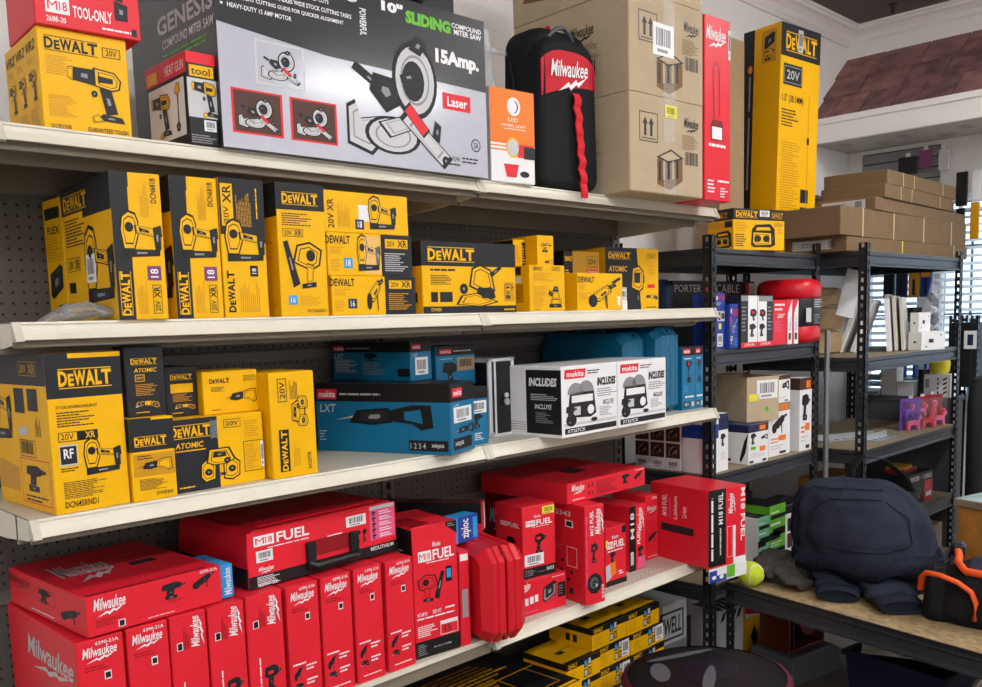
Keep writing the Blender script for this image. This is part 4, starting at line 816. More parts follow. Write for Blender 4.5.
row = (('leftmost tall red carton, under the big flat red carton', 24.2, 1.7, 3.8, 11.85, 0), ('tall red carton, second from the left under the big flat red carton', 28.25, 1.2, 3.55, 11.9, 0), ('tall red carton, third from the left with sideways lettering', 31.95, .5, 3.3, 11.95, 1), ('tall red carton with sideways lettering below the small blue carton', 35.45, 1.2, 3.5, 11.9, 1),
       ('tall red carton with sideways lettering under the left end of the packout case', 39.15, .6, 3.75, 12.0, 1), ('tall red carton with upright lettering right of the sideways ones', 43.35, .8, 3.55, 11.9, 0), ('tall red carton under the handle of the packout case', 47.2, .8, 3.55, 11.95, 0), ('tall red carton, second from the right in the narrow row', 51.1, 0, 3.5, 11.95, 0), ('tall red carton, last of the narrow row before the nailer carton', 55.1, .6, 3.6, 11.85, 0))
for lab, x, yw, w, h, sd in row: carton('grinder_carton', lab, 'carton', x, 72.4, Z4, .3, w, 16.5, h, 'r', s_6390(sd), G6)
def s_big(p):
    p.on('F').milw(.05, .45, .27, .92, 'w').lines(.06, .2, .26, .4, 3, 'dr').r(.21, .08, .26, .26, 'w', 2).r(.218, .1, .252, .24, 'n', 3).g('drill', .53, .44, .72, .86, cols={'A': 'k'}).g('grinder', .77, .5, .95, .88, cols={'A': 'k'}).lines(.58, .34, .7, .42, 2, 'dr').t('6390-21A', .83, .9, .97, .98, 'w', .03).lines(.42, .08, .62, .12, 1, 'w')
    p.on('L').milw(.0, .5, .3, .9, 'dr').g('grinder', .7, .2, .95, .6, cols={'A': 'k'}).frame(.4, .4, .62, .8, 'dr').g('drill', .42, .42, .6, .78, cols={'A': 'k'}).lines(.3, .1, .6, .16, 1, 'w')
    p.on('T').milw(.12, .3, .5, .75, 'lg').r(.02, .02, .9, .04, 'dr', 1).r(.6, .42, .8, .5, 'k', 2)
carton('combo_kit_carton', 'big flat red carton lying across the leftmost tall red cartons', 'carton', 25.2, 72.3, Z4+12.05, 3.6, 12.1, 15.6, 3.3, 'r', s_big)
def s_blu(p): p.on('F').t('Milwaukee', .2, .1, .8, .9, 'w', .02, rot=90); p.on('L').lines(.1, .2, .9, .8, 4, 'w')
carton('blade_carton', 'small bright blue carton between the flat red carton and the packout case', 'carton', 37.55, 73.6, Z4+12.02, 2, 1.2, 5, 3.1, 'sk', s_blu, seam=False)
# packout kit: hard case in a printed sleeve
pk = empty('packout_case', (49.2, 80.6, Z4+12.06), 3.4, 'red and black plastic tool case with a carry handle on the narrow red cartons', 'case')
w, d, h = 18.4, 12.2, 5.5
mb = MB(); mb.box(-w/2, w/2, -d/2, d/2, 0, h*.36, 'plastic_black', .12); mb.build('case_base', pk)
mb = MB(); mb.prism([(-w/2, h*.36), (w/2, h*.36), (w/2, h*.62), (w/2-.25, h*.9), (w/2-.7, h), (-w/2+.7, h), (-w/2+.25, h*.9), (-w/2, h*.62)], -d/2+.02, d/2, 'y', 'plastic_red')
mb.box(-w/2+2, w/2-2, -d/2+1, d/2-1, h, h+.12, 'plastic_red', .05)
p = Pr(mb, w, d, h); p.on('T')
p.m18(.22, .3, .74, .7, 'dr'); mb.build('case_lid', pk)
mb = MB(); mb.box(-w/2+.05, w/2-.05, -d/2-.12, -d/2+.02, .05, h-.15, 'r', .04)
p = Pr(mb, w, d+.28, h)
p.r(.003, .01, .997, .22, 'n', 1).m18(.04, .72, .38, .9).lines(.12, .65, .38, .69, 1, 'w').label(.05, .44, .15, .64).milw(.06, .24, .15, .36, 'w').lines(.05, .03, .22, .2, 4, 'w').t('3697-22', .055, .02, .17, .07, 'w', .03)
p.r(.8, .32, .985, .9, 'pk', 2)
for k in range(5): p.g('drill', .815, .34+.11*k, .85, .43+.11*k, cols={'A': 'k'}, lay=4).lines(.87, .345+.11*k, .97, .43+.11*k, 2, 'w', lay=4)
p.r(.8, .9, .985, .97, 'lg', 2).g('drill', .7, .34, .735, .6, cols={'A': 'n'}).g('drill', .745, .34, .78, .6, cols={'A': 'n'}).t('REDLITHIUM', .8, .12, .97, .19, 'w', .02).r(.3+.2, .6, .6, .62, 'w', 2)
mb.build('printed_sleeve', pk)
mb = MB(); mb.box(-2.7, -1.7, -d/2-.7, -d/2-.05, .4, 3.3, 'plastic_black', .15); mb.box(2.7, 3.7, -d/2-.7, -d/2-.05, .4, 3.3, 'plastic_black', .15); mb.tube([(-2.4, -d/2-.5, 1.2), (-2.1, -d/2-.95, .9), (3.1, -d/2-.95, .9), (3.4, -d/2-.5, 1.2)], .42, 'plastic_black'); mb.build('handle', pk)
mb = MB()
mb.box(-1.7, 2.7, -d/2-.2, -d/2-.1, 1.7, 3.3, 'dr', .05); mb.build('handle_recess', pk)
sticker(pk, (w, d+.3, h), 'F', .63, .68, .77, .88)
def s_nail(p):
    p.on('F').poly([(.75, .97), (1, .9), (1, 1), (.75, 1)], 'n', 2).lines(.8, .96, .97, .99, 2, 'w').t('Milwaukee', .44, .83, .62, .87, 'w', .02, .2).m18(.12, .73, .92, .81).lines(.3, .71, .8, .725, 1, 'w').g('brad', .1, .42, .7, .64, flip=True, cols={'A': 'r', 'G': 'k'}).r(.72, .54, .86, .66, 'n', 2).r(.74, .57, .84, .64, 'sk', 3)
    p.t('NO RAMP UP.', .06, .32, .28, .35, 'w', .02).t('EVERY SHOT.', .4, .32, .6, .35, 'w', .02).lines(.68, .33, .9, .36, 1, 'w').lines(.05, .29, .9, .315, 1, 'w').lines(.06, .16, .5, .25, 4, 'w').frame(.56, .14, .96, .25, 'w').r(.56, .22, .96, .25, 'w', 2).t('15', .66, .16, .8, .21, 'k', .03).r(0, .0, 1, .13, 'n', 2).lines(.05, .02, .3, .11, 4, 'w').lines(.4, .05, .8, .08, 1, 'w')
    p.on('L').r(0, .75, 1, .98, 'n', 1).t('2841-20', .1, .88, .5, .92, 'w', .02).lines(.1, .78, .8, .86, 3, 'lg')
    p.on('T').poly([(.0, .0), (.5, .1), (.4, .6), (0, .5)], 'dr', 1)
carton('nailer_carton', 'tall red nailer carton left of the bright red hard case', 'carton', 59.3, 73.1, Z4, -6.5, 5.9, 8, 14.6, 'r', s_nail)
def s_slim(p): p.on('F').r(.1, .9, .9, .97, 'w', 2).r(.2, .3, .8, .6, 'si', 2); p.on('L').r(.0, .2, .5, .9, 'dr', 1)
carton('blade_carton', 'slim red carton squeezed between the nailer carton and the hard case', 'carton', 65.35, 72.4, Z4, -10, 1.3, 8, 10.9, 'r', s_slim, seam=False)
def red_case():
    w, d, h = 5.9, 12.5, 11.1
    x, y, yaw = 66.2, 69.7, -14
    c_, s_ = cos(R(yaw)), sin(R(yaw)); o = empty('tool_case', (x+w/2*c_-d/2*s_, y+w/2*s_+d/2*c_, Z4), yaw, 'bright red plastic case standing upright over the lip of the lower shelf', 'case')
    ch = 1.5
    def prof(e): return [(-d/2+ch+e*.4, e), (d/2-ch-e*.4, e), (d/2-e, ch+e*.4), (d/2-e, h-ch-e*.4), (d/2-ch-e*.4, h-e), (-d/2+ch+e*.4, h-e), (-d/2+e, h-ch-e*.4), (-d/2+e, ch+e*.4)]
    for s0, steps in ((-1, ((.12, .15), (.2, 0), (.9, 0), (1.05, .18), (1.35, .18), (1.5, 0), (1.75, .1), (2.85, 1.0))), (1, ((.12, .15), (.2, 0), (.75, 0), (.9, .18), (1.1, .18), (1.25, 0), (1.9, .05), (2.85, .9)))):
        mb = MB(); mb.loft([[(xx*s0+.25, p[0], p[1]) for p in prof(e)] for xx, e in steps], 'plastic_red', False); q = mb.build('shell', o)
        bm = bmesh.new(); bm.from_mesh(q.data); bmesh.ops.recalc_face_normals(bm, faces=bm.faces); bm.to_mesh(q.data); bm.free()
    mb = MB(); mb.box(.1, .4, -d/2+.5, d/2-.5, .5, h-.5, 'dr'); mb.build('seam', o)
    mb = MB(); mb.tube([(.25, d/2-.3, 3), (.25, d/2+.7, 3.4), (.25, d/2+.7, h-3.4), (.25, d/2-.3, h-3)], .35, 'plastic_red'); mb.build('handle', o)
red_case()
# things lying behind on the red shelf
def s_bk(p):
    p.on('L').r(0, .3, 1, 1, 'n', 1); p.on('F').r(.6, .05, .9, .95, 'w', 2); p.on('T').r(.02, .02, .98, .98, 'bd', 1)
carton('saw_carton', 'long flat black topped carton lying askew behind the blue bag carton', 'carton', 73.0, 76.6, Z4+11.05, 34, 2.1, 15.5, 3.6, 'r', s_bk)
def s_zip(p): p.on('F').r(.3, 0, 1, 1, 'bl', 1).r(0, .0, .3, 1, 'sk', 1).t('ziploc', .4, .15, .75, .9, 'w', .04, rot=90).r(.82, .1, .97, .9, 'sk', 2); p.on('T').r(0, 0, 1, 1, 'sk', 1)
carton('food_bag_carton', 'bright blue plastic bag carton lying behind the tall nailer carton', 'carton', 66.0, 74.6, Z4+11.02, 4, 4.8, 2.2, 3.0, {'*': 'sk', 'T': 'k'}, s_zip, seam=False)
def s_batt(p): p.on('F').milw(.02, .68, .24, .96, 'w').g('batt', .5, .3, .78, .82, cols={'D': 'g'}).r(.82, .3, .98, .72, 'n', 2).lines(.84, .36, .96, .66, 3, 'lg').r(.04, .3, .1, .5, 'bl', 2).r(.13, .31, .2, .51, 'w', 2).r(.23, .33, .3, .53, 'w', 2).r(.33, .35, .4, .55, 'w', 2).lines(.05, .08, .4, .16, 1, 'pk').lines(.7, .9, .96, .95, 1, 'w')
carton('battery_carton', 'low red battery carton under the drill carton', 'carton', 76.25, 73.9, Z4, -5.6, 8.0, 8, 4.5, 'r', s_batt)
def s_drill(p):
    p.on('F').t('Milwaukee', .35, .83, .55, .87, 'w', .02, .2).m18(.1, .72, .9, .8).lines(.3, .695, .8, .71, 1, 'w').g('drill', .34, .3, .74, .62, cols={'A': 'n', 'G': 'r', 'D': 'n'}).r(0, 0, 1, .14, 'n', 2).lines(.05, .03, .35, .12, 3, 'w').lines(.42, .05, .64, .08, 1, 'lg').t('3602', .7, .06, .94, .11, 'w', .03)
    p.on('L').m18(.2, .7, .9, .76).g('drill', .4, .3, .8, .58, cols={'A': 'n', 'D': 'n'}).r(0, 0, 1, .14, 'n', 2)
o = carton('drill_carton', 'red drill carton with a white price label standing on the battery carton', 'carton', 77.75, 74.4, Z4+4.52, -8, 5.25, 5.5, 9.0, 'r', s_drill)
sticker(o, (5.25, 5.5, 9), 'F', .04, .17, .62, .33); sticker(o, (5.25, 5.5, 9), 'F', .6, .86, .97, .97, 'price_sticker', 'ye')
def s_2343(p):
    p.on('L').t('2343', .48, .87, .76, .92, 'w', .02).r(.66, .76, .8, .83, 'w', 2).r(.68, .77, .78, .82, 'k', 3).lines(.2, .66, .5, .78, 4, 'pk').lines(.2, .5, .62, .6, 4, 'pk').frame(.68, .36, .86, .56, 'w', .06).g('part', .5, .06, .66, .18, cols={'D': 'k', 'G': 'k'}).r(.72, .08, .78, .14, 'k', 2)
    for u, v in ((.6, .4), (.58, .3), (.55, .22), (.76, .3), (.7, .22)): p.fan(circ(u, v, .03, 8, .02), None, 'k', 2)
    p.on('F').milw(.5, .7, .98, .96, 'w', rot=90).t('M12 FUEL', .26, .7, .44, .95, 'w', .05, rot=90).lines(.04, .2, .14, .9, 1, 'pk', 90).g('part', .06, .1, .86, .32, cols={'D': 'k', 'G': 'counter'}).g('drill', .3, .42, .7, .62, cols={'A': 'k', 'G': 'r'}).t('2343', .82, .04, .94, .18, 'w', .03, rot=90)
carton('inspection_camera_carton', 'dusty red carton with a green part picture leaning out over the shelf lip', 'carton', 85.4, 70.9, Z4, -8.9, 3.3, 11, 12.8, 'r', s_2343)
def s_plain(p): p.on('L').milw(.1, .55, .8, .8, 'lg'); p.on('F').milw(.1, .6, .6, .85, 'lg')
carton('tool_carton', 'deep red carton at the back supporting the long flat red carton', 'carton', 86.9, 83.3, Z4, 0, 13, 6.8, 12.75, 'dr', s_plain)
def s_long(p): p.on('F').milw(.05, .4, .2, .9, 'w').lines(.06, .12, .2, .2, 1, 'w').lines(.35, .15, .62, .85, 6, 'dr').r(.25, .2, .27, .4, 'dr', 2).r(.29, .2, .31, .4, 'dr', 2).r(.25, .6, .27, .8, 'dr', 2).r(.29, .6, .31, .8, 'dr', 2).g('drill', .68, .35, .8, .85, cols={'A': 'k'}).g('grinder', .85, .4, .97, .85, cols={'A': 'k'}).lines(.86, .88, .98, .96, 1, 'w'); p.on('T').r(.4, .3, .6, .5, 'k', 2)
carton('combo_kit_carton', 'long flat red carton lying on top at the back of the red shelf', 'carton', 85.1, 73.4, Z4+12.82, 1, 17, 15.5, 2.6, 'r', s_long)
def s_18(p):
    p.on('F').t('Milwaukee', .3, .8, .6, .86, 'w', .02, .2).m18(.05, .64, .9, .76).r(.0, .68, .1, .8, 'ye', 3).lines(.1, .58, .8, .62, 1, 'w').g('drill', .2, .4, .5, .58, cols={'A': 'k'}).poly([(.0, .08), (.3, .16), (.28, .4), (.0, .36)], 'lg', 2).poly([(.25, .15), (.5, .2), (.44, .44), (.2, .38)], 'o', 3).r(0, 0, 1, .09, 'n', 2).lines(.6, .16, .9, .24, 2, 'w').r(.78, .86, .98, .98, 'n', 2)
carton('tool_carton', 'red carton with an orange tag behind the dusty leaning carton', 'carton', 93.2, 73.8, Z4, -1.8, 4.4, 6.5, 8.1, 'r', s_18)
def s_19(p): p.on('F').r(.0, 0, .4, 1, 'n', 1).t('M18', .08, .5, .3, .9, 'w', .03, rot=90).milw(.5, .6, .9, .95, 'w', rot=90).t('FUEL', .48, .4, .66, .62, 'w', .04, rot=90).g('drill', .5, .2, .9, .36, cols={'A': 'k'}).r(.5, .02, .95, .2, 'pk', 2).r(.08, .1, .26, .3, 'lg', 2)
carton('tool_carton', 'upright carton with a black left stripe and red front near the shelf end', 'carton', 101.1, 75.8, Z4, -1.9, 3.8, 8, 9.5, 'r', s_19)
def s_20(p): p.on('F').milw(.1, .72, .85, .84, 'w').t('2902', .5, .93, .9, .97, 'w', .03).lines(.1, .64, .8, .66, 1, 'pk').g('grinder', .2, .28, .9, .42, cols={'A': 'k'}).lines(.15, .04, .9, .06, 1, 'w')
carton('tool_carton', 'plain bright red upright carton touching the largest red carton', 'carton', 107.6, 77.6, Z4, -1, 3.1, 6.2, 9.8, 'r', s_20)
def s_21(p): p.on('F').r(0, .6, .6, 1, 'n', 1).lines(.1, .7, .5, .9, 3, 'lg')
carton('tool_carton', 'dark topped red carton at the back behind the two upright cartons', 'carton', 104.8, 84.2, Z4, -4, 5.1, 6, 6.9, 'r', s_21)
def s_rb(p):
    p.on('L').t('M18 FUEL', .22, .58, .3, .86, 'w', .03, rot=90).lines(.34, .56, .38, .84, 1, 'pk', 90).t('Lithium', .42, .56, .48, .86, 'w', .03, rot=90).t('Li-ion', .56, .6, .64, .74, 'w', .03, rot=90).r(.2, .38, .76, .48, 'k', 2)
    p.on('F').r(0, .02, .46, 1, 'n', 1).lines(.05, .1, .16, .9, 1, 'w', 90).t('M18 FUEL', .26, .55, .38, .95, 'w', .03, rot=90).lines(.28, .15, .36, .5, 1, 'lg', 90).milw(.52, .66, .72, .92, 'w', rot=90).frame(.5, .1, .64, .5, 'w', .05).r(.66, 0, .72, .5, 'w', 2).t('M18 FUEL', .86, .28, .98, .97, 'w', .05, rot=270).r(.7, .0, 1, .08, 'w', 2)
rb = carton('combo_kit_carton', 'largest red carton at the right end overhanging towards the bench', 'carton', 109.3, 68.0, Z4, -9.8, 8.0, 11.5, 11.4, 'r', s_rb)
mb = MB(); mb.box(-4, 4, -5.95, -5.8, -2.0, 0, 'w'); p = Pr(mb, 8, 11.9, 1); p.r(0, -1.2, .2, -.3, 'bl', 1).r(.0, -2, .45, -1.1, 'bl', 1).r(.46, -1.8, .68, 0, 'gr', 1); p.fan(circ(.12, -1.3, .06, 10, .3), None, 'w', 2); p.fan(circ(.32, -1.4, .06, 10, .3), None, 'w', 2); mb.build('bottom_flap', rb)

# ================================================================ bottom deck
def s_yb(p):
    p.on('F').r(0, .72, 1, 1, 'n', 1).dewalt(.05, .74, .3, .98, 'y', rules=False).lines(.05, .15, .35, .62, 4, 'dy')
    for a, b, k in ((.5, .55, 'sk'), (.62, .6, 'lg'), (.5, .12, 'lg'), (.62, .15, 'n')): p.r(a, b, a+.1, b+.35, 'k', 2).r(a+.015, b+.05, a+.085, b+.3, k if k != 'n' else 'dy', 3)
    p.on('L').r(0, .72, 1, 1, 'n', 1).r(.4, .2, .5, .55, 'k', 2).r(.56, .2, .66, .55, 'k', 2)
    p.on('T').r(0, 0, 1, .1, 'n', 1).r(.3, .4, .5, .52, 'k', 2).lines(.5, .5, .8, .6, 1, 'dy')
GY = 'low yellow cartons stacked on the bottom deck'
def yb(lab, x, y, z, w=9.3, d=8.0, stick=False, h=3.17):
    o = carton('blade_set_carton', lab, 'carton', x, y, z, 1.0, w, d, h, 'y', s_yb, GY)
    if stick: sticker(o, (w, d, h), 'F', .72, .15, .96, .9)
    return o
L = [Z5+3.19*k for k in range(5)]
yb('topmost low yellow carton, left of the top pair on the bottom deck', 94.0, 77.0, L[3], 7.9); yb('topmost low yellow carton, right of the top pair on the bottom deck', 102.0, 77.0, L[3], 8.2)
yb('low yellow carton with a white label below the left of the top pair', 95.3, 77.0, L[2], 7.5, stick=True); yb('low yellow carton with a white label below the right of the top pair', 103.0, 77.0, L[2], 8.4, stick=True)
yb('low yellow carton in front of the stack beside the big black carton', 87.8, 76.4, L[2], 7.3)
yb('low yellow carton in the third layer under a labelled one', 95.2, 76.8, L[1], 7.5, stick=True); yb('low yellow carton in the third layer near the racquet bag', 102.9, 76.9, L[1], 8.4)
yb('low yellow carton in the third layer beside the big black carton', 87.8, 76.6, L[1], 7.3)
for q, (x, w_) in enumerate(((87.8, 7.3), (95.2, 7.5), (102.9, 8.4))): yb(('lowest yellow carton touching the big black carton', 'lowest yellow carton in the middle of the bottom layer', 'lowest yellow carton at the right of the bottom layer')[q], x, 76.8, L[0], w_)
def s_kit(p):
    p.on('T').lines(.36, .4, .9, .9, 6, 'dy').frame(.7, .12, .92, .5, 'y', .1).lines(.5, .12, .68, .36, 5, 'dy').t('20V MAX', .1, .3, .3, .44, 'dy', .02).r(.02, .02, .98, .05, 'y', 2)
    p.on('F').r(0, .8, 1, 1, 'y', 1).dewalt(.1, .2, .5, .6, 'y')
carton('tool_kit_carton', 'big black carton with yellow lettering on its lid on the bottom deck', 'carton', 62.0, 72.2, Z5, 1.5, 24.6, 16.5, 8.95, {'*': 'y', 'T': 'n', 'L': 'n'}, s_kit)
def s_kit2(p): p.on('T').t('TOOL BOX', .3, .5, .6, .6, 'dy', .02).r(.1, .1, .9, .14, 'k', 1); p.on('F').dewalt(.1, .3, .5, .6, 'y')
carton('tool_kit_carton', 'plain black carton at the left of the bottom deck', 'carton', 40, 72.4, Z5, 0, 20.5, 16, 10.5, 'n', s_kit2)
carton('cardboard_carton', 'dark brown carton in the bottom left corner on the bottom deck', 'carton', 23, 72.4, Z5, 0, 16, 16, 13.5, 'brd')

# ================================================================ on top of the racks
def s_radio(p):
    p.on('F').r(0, .73, 1, 1, 'k', 1).dewalt(.04, .78, .46, .95, 'y').dewalt(.74, .78, .96, .93, 'dy').g('radio', .32, .06, .82, .68).lines(.03, .45, .3, .68, 4, 'dy').lines(.03, .08, .25, .4, 4, 'n').r(.78, .58, .97, .68, 'dy', 2).lines(.85, .4, .97, .56, 2, 'dy')
    p.on('L').r(0, .73, 1, 1, 'k', 1).dewalt(.05, .78, .78, .92, 'dy').g('radio', .25, .05, .95, .5).lines(.05, .55, .6, .7, 3, 'dy').r(.66, .55, .95, .7, 'k', 2)
o = carton('radio_carton', 'yellow and charcoal jobsite radio carton at the left front of the rack top', 'carton', 128.5, 75.4, 9.92, -14, 11.5, 5.6, 6.45, 'y', s_radio); sticker(o, (11.5, 5.6, 6.45), 'F', .5, .82, .69, .97)
def s_pole(p):
    p.on('F').r(0, .86, 1, 1, 'k', 1).dewalt(.12, .885, .9, .965, 'y').r(.08, .74, .55, .83, 'k', 2).frame(.1, .75, .53, .82, 'lg', .08, 3).t('20V', .16, .765, .48, .805, 'lg', .03).t('1.5" (38.1MM)', .06, .66, .6, .7, 'n', .03).lines(.06, .56, .5, .64, 4, 'n').lines(.08, .14, .58, .5, 22, 'dy').r(.74, .05, .76, .72, 'dy', 2).r(.72, .5, .78, .53, 'n', 3).r(.6, .16, .8, .22, 'k', 2).r(.6, .24, .8, .3, 'k', 2)
    p.on('L').r(.0, 0, .3, 1, 'n', 1).r(.06, .86, .2, .95, 'k', 2).fan(circ(.2, .83, .06, 10, .018), None, 'o', 3); p.r(.175, .3, .225, .8, 'g', 2).r(.15, .62, .26, .65, 'n', 3).g('pole', .05, .0, .4, .3, cols={'A': 'n'})
    p.r(.5, .84, .88, .98, 'dy', 2).g('batt', .55, .9, .85, .97).g('drill', .55, .85, .85, .9)
o = carton('pole_saw_carton', 'very tall yellow and black carton leaning upright on the rack top', 'carton', 154.0, 82.0, 10.22, -9, 11.6, 8.3, 41.0, {'*': 'y', 'T': 'n'}, s_pole, tilt=2.2)
sticker(o, (11.6, 8.3, 41), 'F', .42, .89, .54, .985, 'price_sticker', 'lg')
carton('cardboard_carton', 'tall tan carton showing as a narrow strip beside the tall red carton', 'carton', 143.8, 87.2, 9.92, 0, 8.4, 4.6, 38.5, 'tn')
FG = 'long flat brown cartons stacked on the far rack'
def s_strap(us, lab, two):
    def f(p):
        p.on('F')
        for u, k in us: p.r(u, 0, u+.008, 1, k, 2)
        if two: p.r(0, .5, 1, .52, 'brd', 1)
        p.on('L')
        if two: p.r(0, .5, 1, .53, 'brd', 1)
        p.on('T'); [p.r(u, 0, u+.008, 1, k, 2) for u, k in us]
    return f
for lab, x, y, z, yw, w, d, h, us, st in (
    ('lowest long flat brown carton on the far rack, white label on its end', 156.4, 69.6, 10.23, -.6, 59, 11.3, 2.6, ((.4, 'ye'), (.86, 'tn')), 1),
    ('second flat carton from the bottom on the far rack, three pale straps', 153.0, 69.3, 12.85, .5, 64, 10.5, 5.0, ((.14, 'ye'), (.36, 'ye'), (.6, 'ye'), (.85, 'tn')), 0),
    ('thin flat brown carton with a long white label in the far rack stack', 166.6, 69.0, 17.87, 2.2, 53, 12.4, 2.4, (), 1),
    ('thin strapped brown carton below the topmost one on the far rack', 169.8, 68.6, 20.29, 2.5, 40, 12, 2.55, ((.2, 'ye'), (.35, 'ye'), (.78, 'ye')), 0),
    ('topmost strapped brown carton of the flat stack on the far rack', 171.6, 69.0, 22.86, 1.8, 39.5, 12, 2.7, ((.2, 'ye'), (.35, 'ye'), (.78, 'ye')), 0)):
    o = carton('flat_carton', lab, 'carton', x, y, z, yw, w, d, h, 'br2', s_strap([(a_, 'strap' if not (k_ == 'ye' and z < 11) else 'ye') for a_, k_ in us], st, z > 12 and z < 14), FG, bev=.12)
    if st: sticker(o, (w, d, h), 'L', .2 if z > 15 else .1, .2, .85 if z > 15 else .75, .85, 'shipping_label', 'lg', lambda p, l: (p.bar(.7, .3, .8, .75, lay=l), p.lines(.25, .35, .6, .7, 2, 'g', lay=l)))
def s_mag(p): p.on('F').lines(0, 0, 1, 1, 12, 'g'); p.on('L').lines(0, 0, 1, 1, 12, 'g')
carton('paper_stack', 'white paper stack with a dark top sheet behind the tall yellow carton', 'paper stack', 171.0, 85.5, 10.23, 0, 9, 5, 13.2, {'*': 'w', 'T': 'nv'}, s_mag, seam=False)

# ================================================================ second rack deck: mixed tool cartons
A2 = -5.48
def s_pc(p): p.on('F').t('PORTER', .02, .83, .32, .94, 'lg', .0).t('CABLE', .5, .82, .79, .95, 'lg', .0).poly([(.36, .885), (.41, .95), (.46, .885), (.41, .82)], 'r', 3).r(.88, .8, 1, .97, 'w', 2).r(.88, .8, .92, .97, 'r', 3).lines(.02, .3, .9, .5, 2, 'g')
carton('saw_carton', 'wide black carton with pale spaced lettering at the back of the rack', 'carton', 124.4, 84, A2, -1.5, 25, 7.4, 11.0, 'n', s_pc)
def s_b1(p): p.on('F').t('BOSCH', .3, .88, .95, .95, 'r', .03).fan(circ(.14, .91, .09, 10, .04), None, 'w', 3); p.lines(.1, .78, .6, .84, 2, 'lg').r(.2, .5, .95, .68, 'lg', 2).r(.3, .52, .5, .66, 'bd', 3).r(.6, .54, .9, .64, 'bd', 3).r(.35, .36, .6, .46, 'ye', 2).label(.2, .05, .75, .28)
carton('grinder_carton', 'left of two blue cartons behind the shelf end, white barcode label low', 'carton', 121.35, 74.3, A2, 0, 2.85, 4, 8.6, 'bl', s_b1)
def s_b2(p): p.on('F').t('BOSCH', .3, .72, .95, .88, 'r', .03).fan(circ(.12, .84, .07, 10, .06), None, 'w', 3); p.g('grinder', .3, .34, .85, .66, cols={'A': 'sk', 'D': 'w'}).r(.05, .5, .2, .7, 'r', 2).g('drill', .02, .04, .4, .3, cols={'A': 'w'}).lines(.5, .06, .9, .24, 3, 'sk')
carton('grinder_carton', 'right of two blue cartons behind the shelf end, picture of a small tool', 'carton', 124.3, 73.5, A2, 0, 2.5, 5, 6.9, 'bl', s_b2)
def s_pcw(rev):
    def f(p): p.on('F').r(.42 if not rev else .0, .1, 1 if not rev else .58, .98, 'w', 1).r(0, 0, 1, .1, 'r', 2).g('nut', .52 if not rev else .1, .5, .95 if not rev else .5, .72, cols={'A': 'k', 'G': 'r'}).g('drill', .5 if not rev else .1, .2, .95 if not rev else .5, .45, cols={'A': 'k', 'G': 'k'}).r(.0 if not rev else .05, .88, .4 if not rev else .95, .98, 'g', 2).lines(.04 if not rev else .64, .3, .36 if not rev else .96, .8, 5, 'g').t('LITHIUM', .2, .03, .8, .075, 'w', .02)
    return f
carton('drill_carton', 'left of two black cartons with white picture panels beside the blue cartons', 'carton', 126.9, 73.1, A2, 0, 5.0, 2.6, 8.3, 'k', s_pcw(0)); carton('drill_carton', 'right of two black cartons with white picture panels beside the red cartons', 'carton', 132.0, 73.1, A2, 0, 5.0, 2.6, 8.2, 'k', s_pcw(1))
def s_red6(p): p.on('F').lines(.1, .75, .9, .95, 2, 'w').t('200"', .3, .6, .9, .7, 'w', .03, .2).lines(.1, .3, .8, .55, 4, 'pk')
carton('laser_carton', 'plain red carton between the black cartons and two slim white ones', 'carton', 137.1, 73.1, A2, 0, 4.3, 5, 7.4, 'r', s_red6)
def s_wr(p): p.on('F').r(.25, 0, 1, 1, 'w', 1).poly([(.25, .7), (1, 1), (.25, 1)], 'r', 2).r(.4, .1, .8, .25, 'k', 2).lines(.45, .3, .8, .6, 2, 'sk', 90)
for lab, x in (('left of two slim red and white cartons beside the big red lidded case', 141.5), ('right of two slim red and white cartons beside the big red lidded case', 143.7)): carton('laser_carton', lab, 'carton', x, 73.1, A2, 0, 2.0, 5, 7.5, 'r', s_wr, 'slim red and white cartons')
rc = empty('drill_kit_case', (150.0, 77.0, A2), 0, 'red lidded tool kit case with a grey label in clear wrap on the rack', 'case')
def rbox(x0, x1, y0, y1, z0, z1, r, key, mb):
    ring = lambda e, z: [(x, y, z) for x, y in ((x0+e+r, y0+e), (x1-e-r, y0+e), (x1-e, y0+e+r), (x1-e, y1-e-r), (x1-e-r, y1-e), (x0+e+r, y1-e), (x0+e, y1-e-r), (x0+e, y0+e+r))]
    mb.loft([ring(.8, z0), ring(.25, z0+.3), ring(0, z0+.9), ring(0, z1-1.2), ring(.3, z1-.4), ring(1.1, z1)], key, True)
mb = MB(); rbox(-3.9, 3.9, -4.7, 5, 0, 3.4, 1.6, 'plastic_red', mb); mb.build('case_base', rc)
mb = MB(); rbox(-3.8, 3.8, -4.6, 4.9, 2.4, 8.4, 1.5, 'k', mb); mb.build('label_wrap', rc)
mb = MB(); p = Pr(mb, 7.8, 9.3, 10); p.lines(.5, .6, .9, .76, 3, 'lg').lines(.5, .32, .8, .5, 3, 'g').r(.12, .36, .36, .6, 'lg', 1); mb.build('label_print', rc)
mb = MB(); rbox(-4.0, 4.0, -4.8, 5, 7.4, 11, 1.7, 'plastic_red', mb); mb.build('case_lid', rc)
hardcase('dark navy plastic tool case standing at the back behind the gondola end', 121.9, 83.6, A2, 0, 2.4, 7.5, 11.2, 'navy_case', handle=False)

